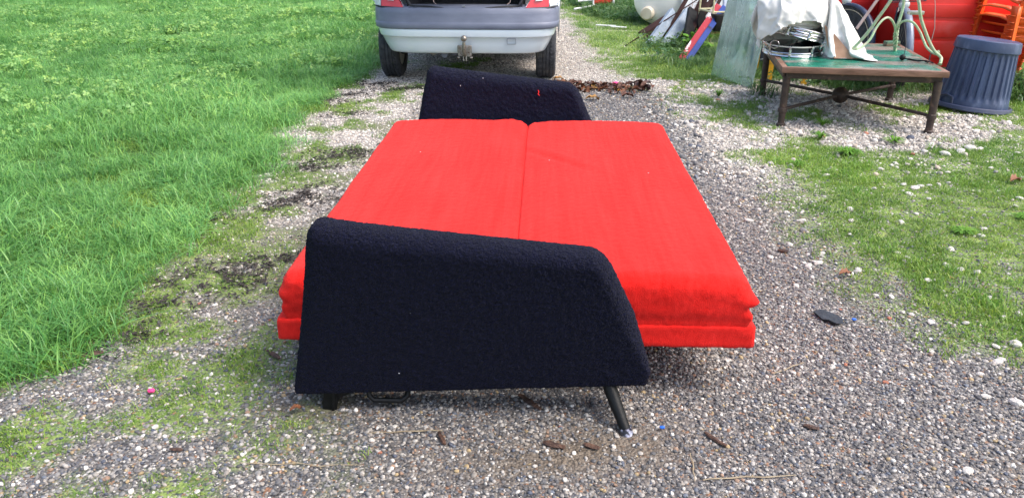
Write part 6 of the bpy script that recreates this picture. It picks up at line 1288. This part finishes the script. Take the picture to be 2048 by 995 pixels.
# larger stones, each a piece of the ground
def stone_mesh(i, m):
    b = bmesh.new(); bmesh.ops.create_icosphere(b, subdivisions=2, radius=.5)
    for v in b.verts:
        p = v.co; f = 1+.55*(float(fbm(p.x*2.3+i*3.1, p.y*2.3+8, p.z*2.3+i))-.5)+.2*(float(vn(p.x*6+i, p.y*6, p.z*6))-.5); v.co = Vector((p.x*f, p.y*f*.78, max(p.z*f*.5, -.16)))
    me = bpy.data.meshes.new('stone'); b.to_mesh(me); b.free(); me.materials.append(m); return me
ST = [stone_mesh(i, M['limestone']) for i in range(5)]; SG = [stone_mesh(10+i, M['greystone']) for i in range(2)]; SR = [stone_mesh(20, M['brickstone'])]
spec = [(1.734, 3.864, .042), (2.226, 4.204, .055), (2.183, 4.56, .045), (2.27, 4.24, .04), (2.19, 4.27, .04), (2.729, 4.88, .07), (2.948, 4.996, .075), (2.85, 4.93, .06), (3.0, 4.98, .05), (2.63, 4.95, .05), (1.485, 2.137, .034), (1.238, 1.772, .034), (1.073, 2.318, .022), (-.346, 1.978, .020), (-1.055, 1.978, .022),
        (-.718, 1.815, .018), (1.772, 2.469, .05), (1.692, 2.452, .034), (1.541, 2.27, .025), (1.60, 3.52, .03), (1.32, 3.2, .03), (1.73, 3.30, .03), (1.45, 2.42, .026), (1.56, 2.10, .05), (-.80, 2.04, .018), (.30, 1.82, .018), (.93, 2.28, .022)]
for (x, y, s) in spec: place(ST[rng.integers(0, 5)], x, y, gz(x, y)+s*.12, s, (rng.normal(0, .15), rng.normal(0, .15), rng.uniform(0, 6.3)), 'stone', GROUND)
cnt = 0
while cnt < 170:
    x, y = (rng.uniform(1.0, 3.6), rng.uniform(3.3, 7.6)) if rng.random() < .65 else (rng.uniform(.9, 2.1), rng.uniform(1.7, 3.3))
    if x < np.interp(y, YR, XR)-.25 or not in_view(np.array(x), np.array(y), 0): continue
    s = rng.uniform(.022, .05)*(.8 if y < 3.3 else 1); r_ = rng.random(); me = ST[rng.integers(0, 5)] if r_ < .86 else (SG[rng.integers(0, 2)] if r_ < .95 else SR[0])
    place(me, x, y, float(gz(x, y))+s*.10, s, (rng.normal(0, .2), rng.normal(0, .2), rng.uniform(0, 6.3)), 'stone', GROUND); cnt += 1
while cnt < 260:
    x, y = rng.uniform(-1.6, 1.6), rng.uniform(1.6, 3.0)
    if zones(np.array([x]), np.array([y]))[0][0] > .3: continue
    s = rng.uniform(.012, .021); r_ = rng.random(); me = ST[rng.integers(0, 5)] if r_ < .45 else (SG[rng.integers(0, 2)] if r_ < .8 else SR[0])
    place(me, x, y, float(gz(x, y))+s*.15, s, (rng.normal(0, .2), rng.normal(0, .2), rng.uniform(0, 6.3)), 'stone', GROUND); cnt += 1

# single green weeds
def weed(x, y, r, h, n, label, seed, big=False):
    q = np.random.default_rng(seed); b = MB()
    for k in range(n):
        a = q.uniform(0, 6.28); L = r*.72*q.uniform(.5, 1.2); w_ = L*(.10 if big else .045); c, s = math.cos(a), math.sin(a); hh = h*q.uniform(.4, 1); V = []
        for t, wf in ((0, .3), (.3, .9), (.65, 1), (1, .1)):
            z = hh*math.sin(min(t, 1)*2.2)*.9+.004; V += [(x+c*L*t-s*w_*wf, y+s*L*t+c*w_*wf, z), (x+c*L*t+s*w_*wf, y+s*L*t-c*w_*wf, z)]
        b.add(V, [(0, 1, 3, 2), (2, 3, 5, 4), (4, 5, 7, 6)])
    return tag(b.build('weed', M['weed'], None, 80), label, 'weed', 'green weeds on the right verge')
M['weed'] = mat('weed_leaf', (.06, .17, .015), (.13, .27, .03), 20, .7, spec=.2)
for i, (x, y, r, h, n, lb) in enumerate(((1.71, 6.60, .09, .07, 60, 'dense green weed between the glass sheet and the sofa bed'), (2.12, 4.88, .12, .045, 150, 'wide flat green weed on the stony ground in front of the table'), (2.52, 5.15, .11, .05, 70, 'green weed just in front of the table between its front legs'),
        (2.22, 5.62, .10, .06, 60, 'green weed beneath the left side of the table'), (1.72, 4.65, .10, .03, 70, 'small flat weed at the edge of the pale gravel'), (3.20, 4.45, .10, .05, 80, 'leafy weed at the right edge of the picture'), (2.07, 5.25, .10, .06, 60, 'green weed by the front left table leg'),
        (2.55, 3.75, .08, .02, 120, 'low spreading weed in the right grass'), (2.15, 3.55, .09, .02, 120, 'flat dark green weed left of the low spreading one'))):
    weed(x, y, r, h, n, lb, 500+i, big=(i in (5,)))
b = MB()
q_ = np.random.default_rng(77)
for k in range(90):
    x, y = q_.uniform(1.85, 2.15), q_.uniform(8.75, 9.15); h = q_.uniform(.05, .22); r0 = q_.uniform(.02, .04); e = Euler((q_.normal(0, .6), q_.normal(0, .6), q_.uniform(0, 6.3))).to_matrix()
    b.add([Vector((x, y, h))+e @ Vector(p)*r0 for p in ((-1, 0, 0), (-.3, -.6, .1), (.6, -.5, 0), (1.1, 0, -.1), (.6, .5, 0), (-.3, .6, .1))], [(0, 1, 2, 3, 4, 5)])
tag(b.build('nettle_plant', M['weed'], None, flat=True), 'leafy green nettle growing at the foot of the red sign board', 'plant')
